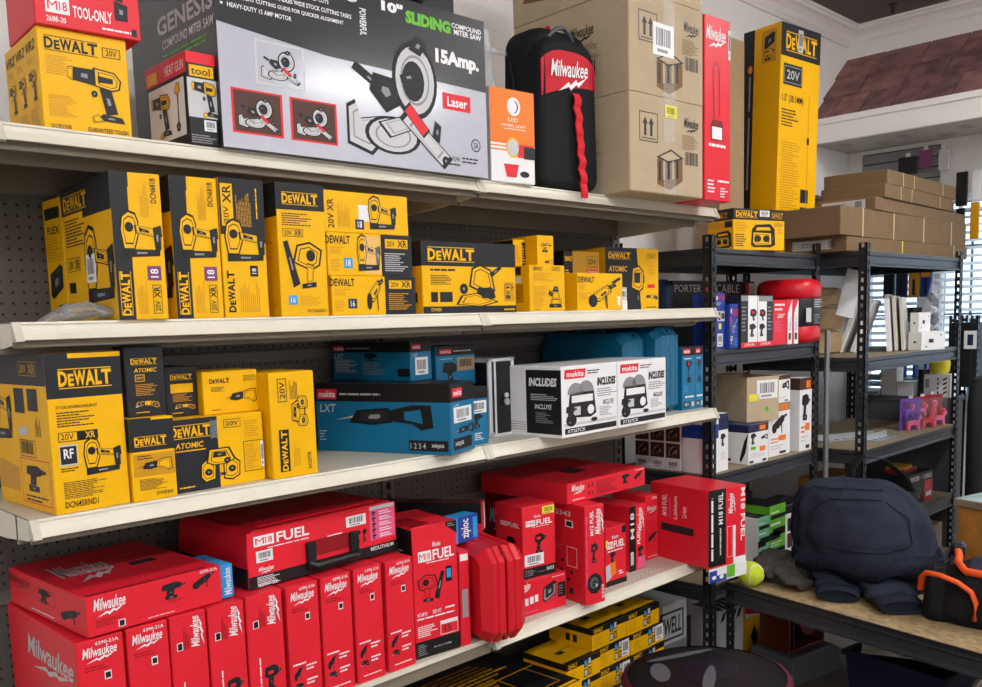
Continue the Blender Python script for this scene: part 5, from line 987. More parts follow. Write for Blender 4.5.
# ================================================================ third rack deck
A3 = -24.88
def s_bx1(top, kind, or_=True):
    def f(p):
        p.on('F').r(0, .84, 1, 1, top, 1).g(kind, .15, .42, .85, .78, cols={'A': 'k', 'D': 'n', 'G': 'k'})
        if or_: p.r(.45, .28, .8, .38, 'o', 2).lines(.1, .24, .5, .36, 2, 'o').r(.5, .86, .85, .96, 'o', 2)
        p.lines(.1, .12, .7, .22, 2, 'lg').r(.5, .03, .8, .08, 'k', 2); p.on('L').r(0, .84, 1, 1, top, 1)
    return f
def s_bosch(p):
    p.on('F').r(0, .8, .5, 1, 'nv', 1).r(.5, .8, 1, 1, 'bd', 1).r(.55, .84, .85, .95, 'o', 2).g('drill', .1, .5, .4, .78, cols={'A': 'k', 'G': 'k'}).g('recip', .55, .56, .95, .7, cols={'A': 'k'}).r(.1, .36, .36, .44, 'gr', 2).r(.55, .3, .85, .42, 'o', 2).lines(.1, .16, .9, .28, 3, 'lg').r(.05, .03, .25, .09, 'k', 2).r(.7, .03, .9, .09, 'k', 2)
    p.on('L').r(0, .8, 1, 1, 'nv', 1).poly([(.9, .3), (1, .8), (.86, .6), (.7, .12), (.74, .04)], 'n', 2).r(.15, .06, .4, .13, 'k', 2)
m2 = carton('grinder_carton', 'wide white tool carton under the open brown carton on the rack', 'carton', 132.0, 74.6, A3, -2, 6.1, 5.5, 6.6, {'*': 'w', 'T': 'nv'}, s_bosch)
# open brown carton
oc = empty('cardboard_carton', (139.5, 79.6, A3+6.65), -14, 'open topped brown carton with a shipping label on the rack', 'carton', None)
w, d, h = 7.6, 8.2, 7.5
mb = MB(); mb.box(-w/2, w/2, -d/2, d/2, 0, .15, 'br'); mb.box(-w/2, w/2, -d/2, -d/2+.15, .15, h, 'br'); mb.box(-w/2, w/2, d/2-.15, d/2, .15, h, 'br'); mb.box(-w/2, -w/2+.15, -d/2+.15, d/2-.15, .15, h, 'br'); mb.box(w/2-.15, w/2, -d/2+.15, d/2-.15, .15, h, 'br')
p = Pr(mb, w, d, h); p.fan(circ(.62, .26, .06, 14, .06), None, 'gr', 1); p.on('L').r(.5, .12, .6, .7, 'film', 1); mb.build('box_body', oc)
mb = MB(); mb.prism([(-d/2, h), (-d/2+.12, h), (-d/2+1.2, h-2.6), (-d/2+1.0, h-2.7)], -w/2+.3, w/2-.3, 'x', 'br'); mb.prism([(d/2, h), (d/2-.12, h), (d/2-1.6, h+.4), (d/2-1.5, h+.6)], -w/2+.3, w/2-.3, 'x', 'br'); mb.build('flap', oc)
sticker(oc, (w, d, h), 'F', .3, .5, .95, .92, 'shipping_label'); sticker(oc, (w, d, h), 'F', .06, .46, .38, .62, 'price_sticker', 'ye', lambda p, l: None)
carton('caulking_tool_carton', 'white carton with a tan band standing beside the wide white carton', 'carton', 140.9, 75.8, A3, -1.5, 7.2, 3.6, 9.2, 'w', s_bx1('tn', 'grinder'))
carton('caulking_tool_carton', 'small white carton with a brown band on top of the tan banded one', 'carton', 144.3, 75.8, A3+9.22, -1, 4.0, 3.6, 4.7, 'w', s_bx1('bd', 'recip', False))
carton('drill_carton', 'tallest white carton with a brown band next to the rack post', 'carton', 149.9, 74.7, A3, -2, 4.3, 4.4, 13.1, 'w', s_bx1('bd', 'drill'))
def s_m5(p): p.on('F').r(0, .6, 1, .84, 'bl', 1).t('BOSCH', .1, .9, .9, .96, 'k', .02).lines(.15, .3, .7, .4, 1, 'g').lines(.1, .1, .4, .2, 2, 'lg'); p.on('L').r(0, .6, 1, .84, 'bl', 1)
carton('bit_set_carton', 'slim white carton with a blue band just right of the dark post', 'carton', 120.6, 74.8, A3, 0, 2.55, 5, 9.2, 'w', s_m5)
def s_m5b(p): p.on('F').r(0, .72, 1, 1, 'nv', 1).g('drill', .2, .44, .75, .66, cols={'A': 'k', 'G': 'k'}).lines(.2, .2, .8, .34, 3, 'lg')
carton('bit_set_carton', 'white carton with a navy top band left of the wide white carton', 'carton', 123.5, 75.0, A3, 0, 2.9, 5, 9.2, 'w', s_m5b)
def s_m6(p):
    p.on('L')
    for k in range(3): p.r(.04, .2+.27*k, .96, .44+.27*k, 'bd', 1).poly([(.2, .24+.27*k), (.8, .3+.27*k), (.6, .4+.27*k), (.3, .36+.27*k)], 'tn', 2).g('grinder', .3, .24+.27*k, .8, .4+.27*k, cols={'A': 'k'})
    p.label(.1, .03, .9, .16); p.on('F').poly([(.3, .06), (.7, .02), (.8, .5), (.7, .98), (.3, .95)], 'n', 1)
GM = 'brown pictured white cartons behind the gondola end'
for lab, x, y, w in (('farthest brown pictured carton in the row behind the gondola end', 120.6, 86.1, 3.0), ('second farthest brown pictured carton in the row behind the gondola end', 120.6, 83.1, 3.0), ('nearer brown pictured carton with a black stripe behind the gondola end', 120.6, 80.1, 3.0)): carton('tool_carton', lab, 'carton', x, y, A3, 0, w, 2.9, 10, {'*': 'w', 'R': 'n'}, s_m6, GM)

# ================================================================ lowest rack deck: green cartons
A4 = -42.58
def s_gr(c):
    def f(p):
        p.on('F').r(0, 0, 1, 1, c, 1).r(0, .36, .7, .5, 'n', 2).r(.2, .42, 1, .56, 'n', 2).r(0, .1, 1, .18, 'n', 2).r(.1, .74, 1, .82, 'n', 2).lines(.1, .22, .8, .32, 2, 'w').lines(.1, .6, .7, .7, 1, 'w').lines(.1, .84, .6, .9, 1, 'w')
        p.on('L').label(.2, .5, .5, .7)
    return f
carton('charger_carton', 'white sided mint green carton behind the tennis ball', 'carton', 135.8, 74.9, A4, -.5, 3.7, 4.5, 8.0, {'*': 'w', 'T': 'n'}, s_gr('mt'))
carton('charger_carton', 'bright green carton with black bands behind the sweatshirts', 'carton', 139.6, 74.9, A4, 0, 5.7, 6, 9.4, {'*': 'n', 'L': 'gr'}, s_gr('gr'))
def s_gr3(p): p.on('F').r(0, .82, 1, 1, 'n', 1).r(.08, .1, .3, .4, 'bd', 2).r(.08, .45, .3, .72, 'k', 2).g('drill', .35, .1, .9, .8, cols={'A': 'g', 'G': 'k', 'D': 'k'}).r(.0, 0, .1, .06, 'bl', 2); p.on('L').r(0, .82, 1, 1, 'n', 1)
carton('flashlight_carton', 'white and black pictured carton partly hidden by the navy sweatshirts', 'carton', 145.4, 74.9, A4, 1, 9.0, 6, 8.6, {'*': 'w', 'T': 'n', 'L': 'w'}, s_gr3)
def s_blk(p): p.on('F').lines(.1, .2, .8, .6, 1, 'lg')
for lab, x, y, w in (('black topped flat pack lying on the mint green carton', 133.9, 79.7, 5.5), ('black flat pack lying at the back of the lowest rack deck', 139.6, 82, 7)): carton('charger_carton', lab, 'carton', x, y, A4, 0, w, 6, 8.6 if x < 135 else 10.4, 'n', s_blk)

# ================================================================ far rack
F2 = -8.48
kb = 'crumpled brown paper parcels stacked behind the far rack post'
for k, (lab, z, w, h) in enumerate((('bottom crumpled brown paper parcel behind the far rack post', F2, 13, 4.6), ('middle crumpled brown paper parcel behind the far rack post', F2+4.65, 12, 4.6), ('top crumpled brown paper parcel behind the far rack post', F2+9.3, 11, 3.6))):
    mb = MB(); rr = random.Random(20+k); rings = []
    for zz, e in ((0, .5), (.4, .1), (h*.5, -.15), (h-.4, .15), (h, .9)):
        rings.append([(x*(w/2-e)+.25*rr.uniform(-1, 1), y*(5-e)+.25*rr.uniform(-1, 1), max(0, min(h, zz+.12*rr.uniform(-1, 1)))) for x, y in ((-1, -1), (-.5, -1.04), (0, -1), (.5, -1.03), (1, -1), (1.02, 0), (1, 1), (0, 1), (-1, 1), (-1.03, 0))])
    mb.loft(rings, 'tn', False); tag(mb.build('paper_parcel', loc=(168.5+k*.5, 83.5, z)), lab, 'parcel', kb)
def slab(name, lab, x, y, z, w, h, t, rz, lean, key, cat, group=None):
    mb = MB(); mb.box(-w/2, w/2, -t/2, t/2, 0, h, key, .06); mb.box(-w/2+.5, w/2-.5, -t/2-.03, -t/2, .5, h-.5, 'lg' if key == 'w' else key)
    o = mb.build(name, loc=(x, y, z), rot=(R(lean), 0, R(rz))); return tag(o, lab, cat, group)
GP = 'white cover plates leaning on the far rack'
slab('cover_plate', 'leftmost white plate leaning on the far rack', 178, 79.6, F2+.15, 6.4, 10.8, .9, 9, 19, 'w', 'cover plate', GP)
slab('cover_plate', 'second white plate leaning on the far rack behind the dark post', 179, 77.4, F2+.15, 6.4, 10.6, .9, 9, 19, 'w', 'cover plate', GP)
slab('cover_plate', 'upright white plate right of the two leaning plates', 182.6, 72.2, F2+.1, 6.4, 10.4, .9, 19, -4, 'w', 'cover plate', GP)
for k, lab in enumerate(('left beige folder standing on the far rack', 'middle beige folder standing on the far rack', 'right beige folder standing on the far rack')): slab('file_folder', lab, 186.5+1.2*k, 73.4-.9*k, F2+.1, 9.5, 11.2-.3*k, .6, 16, -4, 'shelf_white', 'folder', 'beige folders on the far rack')
def s_out(p): p.on('F').r(.3, .4, .5, .6, 'k', 2).fan(circ(.2, .2, .04, 8), None, 'k', 2); p.fan(circ(.8, .8, .04, 8), None, 'k', 2); p.on('L').r(.4, .4, .6, .5, 'k', 2)
carton('electrical_box', 'lower white electrical box on the far rack', 'electrical box', 186.5, 67.6, F2, -16, 7.4, 3.0, 3.7, 'w', s_out, 'white electrical boxes on the far rack', seam=False); carton('electrical_box', 'upper white electrical box stacked on the lower one', 'electrical box', 187.6, 68.6, F2+3.72, -16, 3.6, 2, 3.8, 'w', s_out, 'white electrical boxes on the far rack', seam=False)
mb = MB(); rr = random.Random(31); rings = []
for z, a in ((0, 1.9), (1, 2.4), (5, 2.6), (9, 2.0), (12.5, 1.2), (14, .6)): rings.append([(a*cos(2*pi*i/12)*(1+.2*rr.uniform(-1, 1)), a*.7*sin(2*pi*i/12)*(1+.2*rr.uniform(-1, 1)), z) for i in range(12)])
bgo = empty('parts_bag', (199.5, 70.2, F2), 0, 'clear bag of dark blue fittings standing on the far rack', 'bag'); mb.loft(rings, 'film', False); mb.build('bag_film', bgo)
for k in range(9):
    mb = MB(); a = k*2.4; mb.tube([(.9*cos(a), .6*sin(a), .3+k*1.2), (.9*cos(a+2), .6*sin(a+2), 1.4+k*1.2)], .75, 'nv' if k % 3 else 'lg'); mb.build('fitting', bgo)
for k, (x, y) in enumerate(((195.3, 75.2), (199.6, 74.2))):
    o = empty('jar', (x, y, F2), 0, 'dark capped jar %s the clear bag on the far rack' % ('farther from', 'next to')[k], 'jar', 'dark jars on the far rack'); mb = MB(); mb.prism(circ(0, 0, 1.6, 18), 0, 7.5, 'z', 'jar', True); mb.build('body', o); mb = MB(); mb.prism(circ(0, 0, 1.7, 18), 7.5, 8.6, 'z', 'n', True); mb.build('lid', o); mb = MB(); mb.prism(circ(0, 0, 1.63, 18), 2, 5.5, 'z', 'g', True); mb.build('paper_label', o)
mb = MB(); mb.box(-1.6, 1.6, -.1, .1, 0, 9, 'lg'); tag(mb.build('paper_sheet', loc=(164.5, 73.5, F2+7.2), rot=(R(-10), R(16), R(-50))), 'loose white paper sheet clipped behind the far rack post', 'paper')
# third deck of the far rack: toy horses and metal plates
F3 = -25.18
GT = 'toy horse blister packs on the far rack'
for k, (x, y, c1, c2, lab) in enumerate(((191.5, 70.6, 'pu', 'pk', 'leftmost toy pack with a pink horse and a purple one'), (196.9, 70.2, 'pk', 'r', 'middle toy pack with a pink and red horse'), (202.2, 70.0, 'r', 'pk', 'rightmost toy pack with a red horse near the rack post'))):
    o = empty('toy_pack', (x, y, F3), -28, lab, 'toy', GT)
    mb = MB(); mb.box(-2.6, 2.6, .9, 1.0, 0, 6.6, 'dr' if k else 'pu'); mb.box(-.5, .5, .88, 1.02, 6.6, 7.1, 'lg'); mb.build('backing_card', o)
    for q, (c, dx, dz, s) in enumerate(((c1, -1.0, 2.6, 3.2), (c2, -.6 if k == 0 else .2, .05, 4.2))):
        mb = MB(); pts = [(a*s+dx-s*.4, b*s*.9+dz) for a, b in GFX['horse'][0][1]]; mb.prism(pts, -.45-q*.7+.55, .25-q*.7+.55, 'y', c); mb.prism([(a*s+dx-s*.4, b*s*.9+dz) for a, b in GFX['horse'][1][1]], -.5-q*.7+.55, .3-q*.7+.55, 'y', c1 if c == c2 else c2); mb.build('toy_horse', o)
    mb = MB(); mb.box(-2.4, 2.4, -1.1, .9, .02, 6.2, 'film3', .3); mb.build('blister', o)
for lab, x, y, rz in (('long pierced steel bracket lying flat on the far rack', 172.5, 75.5, -24), ('shorter bright steel bracket near the edge of the far rack', 176.5, 70.8, -2)):
    mb = MB(); L_ = 7 if rz < -10 else 4.6; mb.box(-L_, L_, -1.3, 1.3, 0, .12, 'si'); mb.box(-L_, L_, 1.2, 1.3, .1, 1.1, 'si'); [mb.prism(circ(-L_+1.5+q*2.2, 0, .5, 10), .12, .14, 'z', 'n') for q in range(int(L_))]
    tag(mb.build('steel_bracket', loc=(x, y, F3), rot=(0, 0, R(rz))), lab, 'bracket')
F4 = -40.28
def s_pc2(p): p.on('F').r(0, .7, 1, 1, 'n', 1).t('PORTER', .05, .77, .44, .92, 'w', .02).poly([(.49, .84), (.52, .92), (.55, .84), (.52, .76)], 'r', 3).t('CABLE', .6, .77, .95, .92, 'w', .02).r(.66, 0, 1, .7, 'r', 1).r(.72, .15, .95, .3, 'w', 2).lines(.7, .4, .95, .6, 2, 'pk').g('saw', .05, .05, .6, .6, cols={'S': 'k', 'D': 'n'})
carton('saw_carton', 'black and red pale lettered carton on the low deck behind the sweatshirts', 'carton', 186.5, 69.4, F4, -3, 11.6, 6, 6.2, 'n', s_pc2)
def s_misc(p): p.on('F').lines(.1, .3, .8, .8, 3, 'lg')
carton('tool_carton', 'grey carton beside the black strap on the low far rack deck', 'carton', 176.5, 71, F4, -12, 6, 6, 4.4, {'*': 'k', 'T': 'g'}, s_misc); carton('tool_carton', 'white fronted carton under the black strap on the low far rack deck', 'carton', 183.0, 76.0, F4, 0, 5.5, 5, 4.2, {'*': 'w', 'T': 'lg'}, s_misc); carton('wood_box', 'orange brown wooden box at the back of the low far rack deck', 'box', 172, 80, F4, 0, 15, 6, 6.5, 'wood')
mb = MB(); mb.box(-3.6, 3.6, -2, 2, 0, .8, 'dr', .1); mb.box(-3.4, 1.0, -1.9, 1.9, .8, 1.5, 'dy', .1); tag(mb.build('book', loc=(192, 73.0, F4+6.22)), 'dark red book lying on the pale lettered carton', 'book')
for k, lab in enumerate(('lower tan board on the bottom of the far rack', 'upper tan board on the bottom of the far rack')): mb = MB(); mb.box(-10, 10, -4, 4, 0, 3.2, 'board', .08); tag(mb.build('wood_board', loc=(194-k*1.5, 72.5, -52.48+3.25*k), rot=(0, 0, R(-3*k))), lab, 'board', 'tan boards under the far rack')

# ================================================================ on the grey counter and by the windows
CZ = -19.7
tr = empty('paper_tray', (211.5, 87.5, CZ), 90, 'stack of pale green clear paper trays at the far end of the counter', 'tray')
for k in range(4): mb = MB(); mb.box(-3.2, 3.2, -3.5, 3.5, k*2, k*2+.25, 'bluepaint'); mb.box(-3.2, -3, -3.5, 3.5, k*2, k*2+1.2, 'lg'); mb.box(3, 3.2, -3.5, 3.5, k*2, k*2+1.2, 'lg'); mb.build('tray', tr)
def s_none(p): p.on('F').lines(.2, .6, .6, .8, 1, 'lg')
carton('storage_box', 'plain white upright box on the grey counter', 'box', 209, 81.0, CZ, 0, 4, 3.6, 7.6, 'w', s_none, seam=False); carton('storage_box', 'plain white low box in front of the upright white one', 'box', 208.6, 77.2, CZ, 0, 4.6, 3.6, 3.2, 'w', s_none, seam=False)
def s_vent(p):
    p.on('L'); [p.r(.5, .15+.2*k, .56, .25+.2*k, 'n', 2) for k in range(4)]; [p.poly([(.72, .12+.2*k), (.86, .22+.2*k), (.86, .3+.2*k), (.72, .2+.2*k)], 'n', 2) for k in range(4)]; p.r(.05, .4, .2, .8, 'g', 2); p.on('F').lines(.2, .2, .8, .8, 3, 'g')
carton('pegboard_box', 'white box with black punched slots on the near end of the counter', 'box', 208.4, 69.2, CZ, 0, 5, 5.6, 5.0, 'w', s_vent, seam=False)
mb = MB(); mb.prism(circ(0, 0, 1.2, 16), 0, 6, 'z', 'jar', True); tag(mb.build('canister', loc=(209.8, 76.0-.6, CZ)), 'black canister between the white boxes on the counter', 'canister')
mb = MB(); mb.loft([[(a*cos(2*pi*i/14), b*sin(2*pi*i/14), z) for i in range(14)] for z, a, b in ((0, 1.2, 1.6), (.6, 1.5, 2.1), (2.4, 1.6, 2.3), (3.8, 1.2, 1.8), (4.3, .5, .9))], 'ye', True); tag(mb.build('plastic_bag', loc=(211, 72.5, CZ+5.05)), 'bright yellow plastic bag on top of the punched white box', 'bag')
for k in range(3): mb = MB(); mb.box(-.9, .9, -.3, .3, 0, 5.2-.4*k, 'bl'); tag(mb.build('blue_packet', loc=(222.5, 84.5-2.6*k, CZ+3.2)), ('blue hanging packet farthest along the wall', 'blue hanging packet in the middle by the wall', 'blue hanging packet nearest the yellow bag')[k], 'packet', 'blue packets by the wall')
# ledge carrying them
mb = MB(); mb.box(0, 8, 0, 16, -.6, 0, 'counter'); tag(mb.build('wall_ledge', loc=(218.4, 77, CZ+3.2)), 'grey ledge along the right wall behind the counter', 'ledge')
# hanging goods at the window wall
GH = 'hanging goods in front of the window wall'
for k, (lab, y, z, w, h, c, c2) in enumerate((('dark hanging pack with a cream card beside the flat cartons', 72.5, 22.5, 2.4, 7.5, 'n', 'shelf_white'), ('white hanging pack at the right edge above the window', 69.5, 23.5, 1.8, 6.5, 'w', 'k'), ('blue hanging tool pack beside the flat cartons', 75.0, 13.0, 1.6, 10.5, 'nv', 'sk'), ('black hanging pack right of the blue one', 72.6, 13.5, 1.8, 8.5, 'n', 'lg'), ('gold hanging pack at the right edge over the blind', 69.6, 15, 1.8, 8, 'dy', 'bd'), ('purple hanging pack near the top of the slotted board', 80.5, 32, 2.6, 4.0, 'mg', 'n'), ('dark hanging pack left of the purple one', 84.5, 31, 4.2, 4.0, 'n', 'g'), ('grey hanging pack right of the purple one', 76.5, 31, 2.2, 4.6, 'lg', 'w'))):
    o = empty('hanging_pack', (221.6, y, z), 90, lab, 'pack', GH); mb = MB(); mb.box(-w/2, w/2, -.35, .35, 0, h, c, .12); mb.box(-w/2+.2, w/2-.2, -.42, -.35, h*.1, h*.3, c2); mb.build('body', o); mb = MB(); mb.box(-.5, .5, -.05, .05, h, h+.9, 'w'); mb.tube([(0, 0, h+.6), (0, -2.0, h+.7), (0, -3.6, h+.7)], .08, 'si'); mb.build('hanger', o)
for k, (lab, y, c) in enumerate((('black hanging pouch under the far rack top', 88.5, 'n'), ('dark blue hanging pouch under the far rack top', 85.5, 'nv'), ('yellow and blue screwdriver pack under the far rack top', 82.6, 'dy'), ('bright blue screwdriver pack under the far rack top', 79.9, 'bl'))):
    mb = MB(); mb.box(-.5, .5, -1.25, 1.25, 0, 6.6, c, .15); mb.box(-.58, -.5, -1, 1, 4.6, 6, 'dy' if k > 1 else 'k'); mb.box(-.58, -.5, -.3, .3, .5, 4.2, 'nv' if k == 2 else 'k')
    tag(mb.build('hanging_pouch', loc=(222.5, y, 2.5)), lab, 'pouch', 'pouches hung by the window')
bs = empty('display_stand', (216.4, 66.6, -H), 0, 'black slotted display stand in front of the window behind the far rack', 'stand')
for a, b, sx, sy in ((0, 0, 1, 1), (7.8, 0, -1, 1), (0, 6, 1, -1), (7.8, 6, -1, -1)): mb = MB(); slotted(mb, a, b, 60, sx, sy); mb.build('post', bs)
mb = MB(); mb.box(.3, 7.5, .3, 5.7, 57.4, 58.4, 'n'); mb.build('deck', bs); mb = MB(); mb.box(.2, .5, .3, 5.7, 44, 57.4, 'n'); mb.box(.3, 7.5, .2, .4, 40, 57.4, 'n'); mb.build('panel', bs)
mb = MB(); mb.box(-1.3, 1.3, -.05, .05, -2, 2, 'w'); mb.box(-.6, .6, -.07, .07, -1.2, 1.2, 'nv'); tag(mb.build('stand_sign', loc=(216.25, 68.0, -7.4), rot=(0, 0, R(-90))), 'little white and blue sign on the black display stand', 'sign')
ch = empty('office_chair', (189.5, 57.2, -H), 8, 'black chair back cut off by the right edge of the photo', 'chair')
mb = MB(); mb.loft([[(x, y, z) for x, y in ((-w, -1), (-w*.6, -1.7), (w*.6, -1.7), (w, -1), (w, 1), (-w, 1))] for z, w in ((18, 7.6), (26, 8.4), (38, 8.8), (44, 8.6), (47, 7.2), (48.3, 4.6))], 'pack_black', True); mb.build('backrest', ch)
mb = MB(); mb.box(-8.6, 8.6, -17, 1, 15, 18.4, 'pack_black', 1.0); mb.build('seat', ch)
mb = MB(); mb.tube([(0, -8, 2.5), (0, -8, 15)], 1.1, 'plastic_black'); mb.build('column', ch)
for k in range(5):
    mb = MB(); a = 2*pi*k/5; mb.tube([(0, -8, 3), (11*cos(a), -8+11*sin(a), 1.2)], [1.1, .7], 'plastic_black'); mb.tube([(11*cos(a), -8+11*sin(a), 0.05), (11*cos(a), -8+11*sin(a), 1.6)], .7, 'n'); mb.build('leg', ch)

# ================================================================ on the bench
BZ = -42.0
def tennis():
    mb = MB(); n, m = 28, 18; r = 1.93; rings = []
    for j in range(1, m): t = pi*j/m; rings.append([(r*sin(t)*cos(2*pi*i/n), r*sin(t)*sin(2*pi*i/n), r-r*cos(t)) for i in range(n)])
    mb.loft(rings, 'tennis', True)
    o = mb.build('tennis_ball', loc=(122.8, 68.9, BZ), rot=(0, 0, R(25))); tag(o, 'fluorescent yellow tennis ball on the near corner of the bench', 'ball')
    mb = MB(); pts = []
    for k in range(49):
        t = 2*pi*k/48; v = Vector((cos(t)+.36*cos(3*t), sin(t)-.36*sin(3*t), 1.1*sin(2*t))).normalized()*(r*1.003); pts.append((v.x, v.y, v.z+r))
    mb.tube(pts, .08, 'w', 6); mb.build('seam', o)
tennis()
# heap of sweatshirts: surface function, then the hem, pocket and creases laid on it
def sgn(v, e): return math.copysign(abs(v)**e, v)
def heap_fn(ax, ay, h, seed, e=.75, low=.0, skew=(0, 0), fold=.5, folds=()):
    off = Vector((seed*3.7, seed*1.3, seed*.7))
    def S(u, v):   # u around, v 0 at the bottom .. 1 at the top
        t = v*pi/2; rad = cos(t)**e if v < 1 else 0
        x = ax*rad*sgn(cos(u), .8); y = ay*rad*sgn(sin(u), .8); z = low+h*sin(t)**.92
        q = Vector((x*.16, y*.16, z*.2))+off
        d = noise.noise(q)*.9+noise.noise(q*2.3)*.4
        rg = 1-abs(noise.noise(Vector((u*1.1+seed, v*1.0, seed))))*2
        d += fold*max(0, rg)**3*(1-v*.6)
        for u0, sl, wd, am, vm in folds:
            du = (u-u0*pi-sl*v+pi) % (2*pi)-pi; k = max(0, 1-v/vm); d += 10*am*(-math.exp(-(du/wd)**2)+.55*math.exp(-((du-1.7*wd)/(1.1*wd))**2)+.4*math.exp(-((du+1.8*wd)/(1.2*wd))**2))*k**.6
        f = 1+.1*d
        return Vector((x*f+skew[0]*v, y*f+skew[1]*v, max(.03, z+.35*d*(.35+.65*v))))
    return S
def heap(name, S, key, par=None, loc=(0, 0, 0), rz=0, nu=96, nv=34, thick=True):
    mb = MB(); rings = [[tuple(S(2*pi*i/nu, j/nv*.999)) for i in range(nu)] for j in range(nv+1)]
    mb.loft(rings, key, True); return mb.build(name, par, loc=loc, rot=(0, 0, R(rz)))
sw = empty('sweatshirt', (136.3, 57.2, BZ+3.8), -12, 'big navy hooded sweatshirt heaped on the bench, ribbed hem towards the viewer', 'sweatshirt')
S1 = heap_fn(9.6, 9.8, 11.6, 3, .46, .0, (-.4, 2.6), .9, ((1.47, .35, .09, .09, .95), (1.66, .2, .1, .07, .8), (.86, -.2, .1, .06, .7), (1.2, 0, .3, .02, .3)))
heap('body', S1, 'navy', sw, nu=150, nv=48)
# ribbed hem: band hanging round the near side
def band(S, u0, u1, v, wid, out, key, name, par, n=60, drop=0, taper=False):
    mb = MB(); rings = []
    for k in range(n+1):
        u = u0+(u1-u0)*k/n; a = S(u, v); c = S(u, min(.99, v+.02)); tn = (c-a).normalized() if (c-a).length > 1e-6 else Vector((0, 0, 1))
        nr_ = Vector((a.x, a.y, 0)).normalized(); w2 = wid*(1 if not taper else math.sin(pi*k/n)*.8+.2); wob = .18*sin(k*.5)+.3*sin(k*.21+1); drop_ = drop*(1+.5*sin(k*.33)+.3*sin(k*.71)); 
        rings.append([tuple(a+nr_*(out+wob*.5)-Vector((0, 0, drop_))), tuple(a+nr_*(out*.6+.3)+tn*w2*.5), tuple(a-nr_*.4+tn*w2), tuple(a-nr_*.6-Vector((0, 0, drop_*.6)))])
    mb.loft(rings, key, True); return mb.build(name, par)
band(S1, pi*.80, pi*1.75, .02, 2.0, .28, 'navy2', 'hem', sw, drop=1.1)
mb = MB()
for k in range(90): u = pi*.82+pi*.9*k/89; a = S1(u, .035); b = S1(u, .1); nn = Vector((a.x, a.y, 0)).normalized()*.62; mb.tube([a+nn-Vector((0, 0, .6)), b+nn*.7], .05, 'navy', 4)
mb.build('hem_ribbing', sw)
# pouch pocket: raised quilted patch with stitched border
def patch(S, u0, u1, v0, v1, out, key, name, par, n=26, m=12):
    mb = MB(); V = []; F = []
    for i in range(n+1):
        for j in range(m+1):
            fu, fv = i/n, j/m; u = u0+(u1-u0)*fu; v = v0+(v1-v0)*fv
            if j > m*.35: cut = (fv-.35)*.18*(u1-u0); u = u0+cut+(u1-u0-2*cut)*fu
            a = S(u, v); nn = Vector((a.x, a.y, a.z*.6+2)).normalized(); edge = min(fu, 1-fu, fv, 1-fv); V.append(tuple(a+nn*(out*min(1, edge*14)-.05)))
    for i in range(n):
        for j in range(m): a = i*(m+1)+j; F.append((a, a+m+1, a+m+2, a+1))
    mb.add(V, F, key, True); return mb.build(name, par)
patch(S1, pi*.92, pi*1.46, .18, .64, .36, 'navy', 'pouch_pocket', sw)
for uv in (((.93, .2), (.95, .42), (1.03, .64), (1.2, .67), (1.38, .64)), ((.94, .18), (1.1, .16), (1.28, .16), (1.44, .2)), ((1.44, .2), (1.45, .42), (1.38, .64)), ((.78, .3), (.9, .78), (1.2, .84), (1.5, .78))):
    mb = MB(); pts = []
    for q in range(len(uv)-1):
        for f in range(8): t = f/8; a = S1(pi*(uv[q][0]*(1-t)+uv[q+1][0]*t), uv[q][1]*(1-t)+uv[q+1][1]*t); pts.append(a+Vector((a.x, a.y, a.z*.6+2)).normalized()*.3)
    mb.tube(pts, .1, 'navy2', 6); mb.build('stitched_seam', sw)
# cuffed sleeves in front
def sleeve(name, pts, r0, r1, key, par, cuff=True):
    mb = MB(); n = len(pts); rings = []; N = 18
    P = [Vector(p) for p in pts]
    for i in range(n*4-3):
        t = i/4; a = int(t); f = t-a; p = P[a].lerp(P[min(a+1, n-1)], f); tg = (P[min(a+1, n-1)]-P[a] if a < n-1 else P[a]-P[a-1]).normalized(); sd = tg.cross(Vector((0, 0, 1))).normalized(); up = sd.cross(tg)
        r = r0+(r1-r0)*i/(n*4-4); rr = r*(1+.1*sin(i*1.7)+.05*sin(i*3.1)); fl = .38
        rings.append([tuple(p+sd*rr*cos(2*pi*q/N)*(1+.06*sin(q*3+i))+up*rr*fl*sin(2*pi*q/N)*(1+.12*sin(q*2.3+i*.8))) for q in range(N)])
    mb.loft(rings, key, True); o = mb.build(name, par)
    if cuff:
        e = P[-1]; tg = (P[-1]-P[-2]).normalized(); sd = tg.cross(Vector((0, 0, 1))).normalized(); up = sd.cross(tg); mb = MB(); rings = []
        for d_, s_ in ((-.2, .96), (.0, 1.04), (2.4, 1.0), (2.5, .9), (1.9, .82)): rings.append([tuple(e+tg*d_+sd*r1*s_*cos(2*pi*q/N)*(1+.02*(q % 2))+up*r1*s_*.33*sin(2*pi*q/N)) for q in range(N)])
        mb.loft(rings, 'navy2', True, True); mb.build('cuff', o)
    return o
s2 = empty('sweatshirt', (136.3, 56.6, BZ), -12, 'navy sweatshirt underneath the heap with two cuffed sleeves on the bench', 'sweatshirt')
S2 = heap_fn(8.6, 8.6, 3.3, 8, .3, .03, (0, 0), .3)
heap('body', S2, 'navy2', s2)
sleeve('sleeve', [(-4, 2, 3.0), (-7, .5, 2.2), (-9.2, -1.6, 1.5), (-10.6, -2.6, 1.3)], 3.6, 2.9, 'navy', s2)
sleeve('sleeve', [(-2.5, -3.5, 3.2), (-5.4, -6.4, 2.3), (-7.6, -9.2, 1.5), (-8.8, -10.8, 1.3)], 3.9, 3.1, 'navy', s2)
gc = empty('sweatshirt', (131.2, 66.4, BZ), -8, 'dark grey crumpled garment under the left side of the navy heap', 'garment')
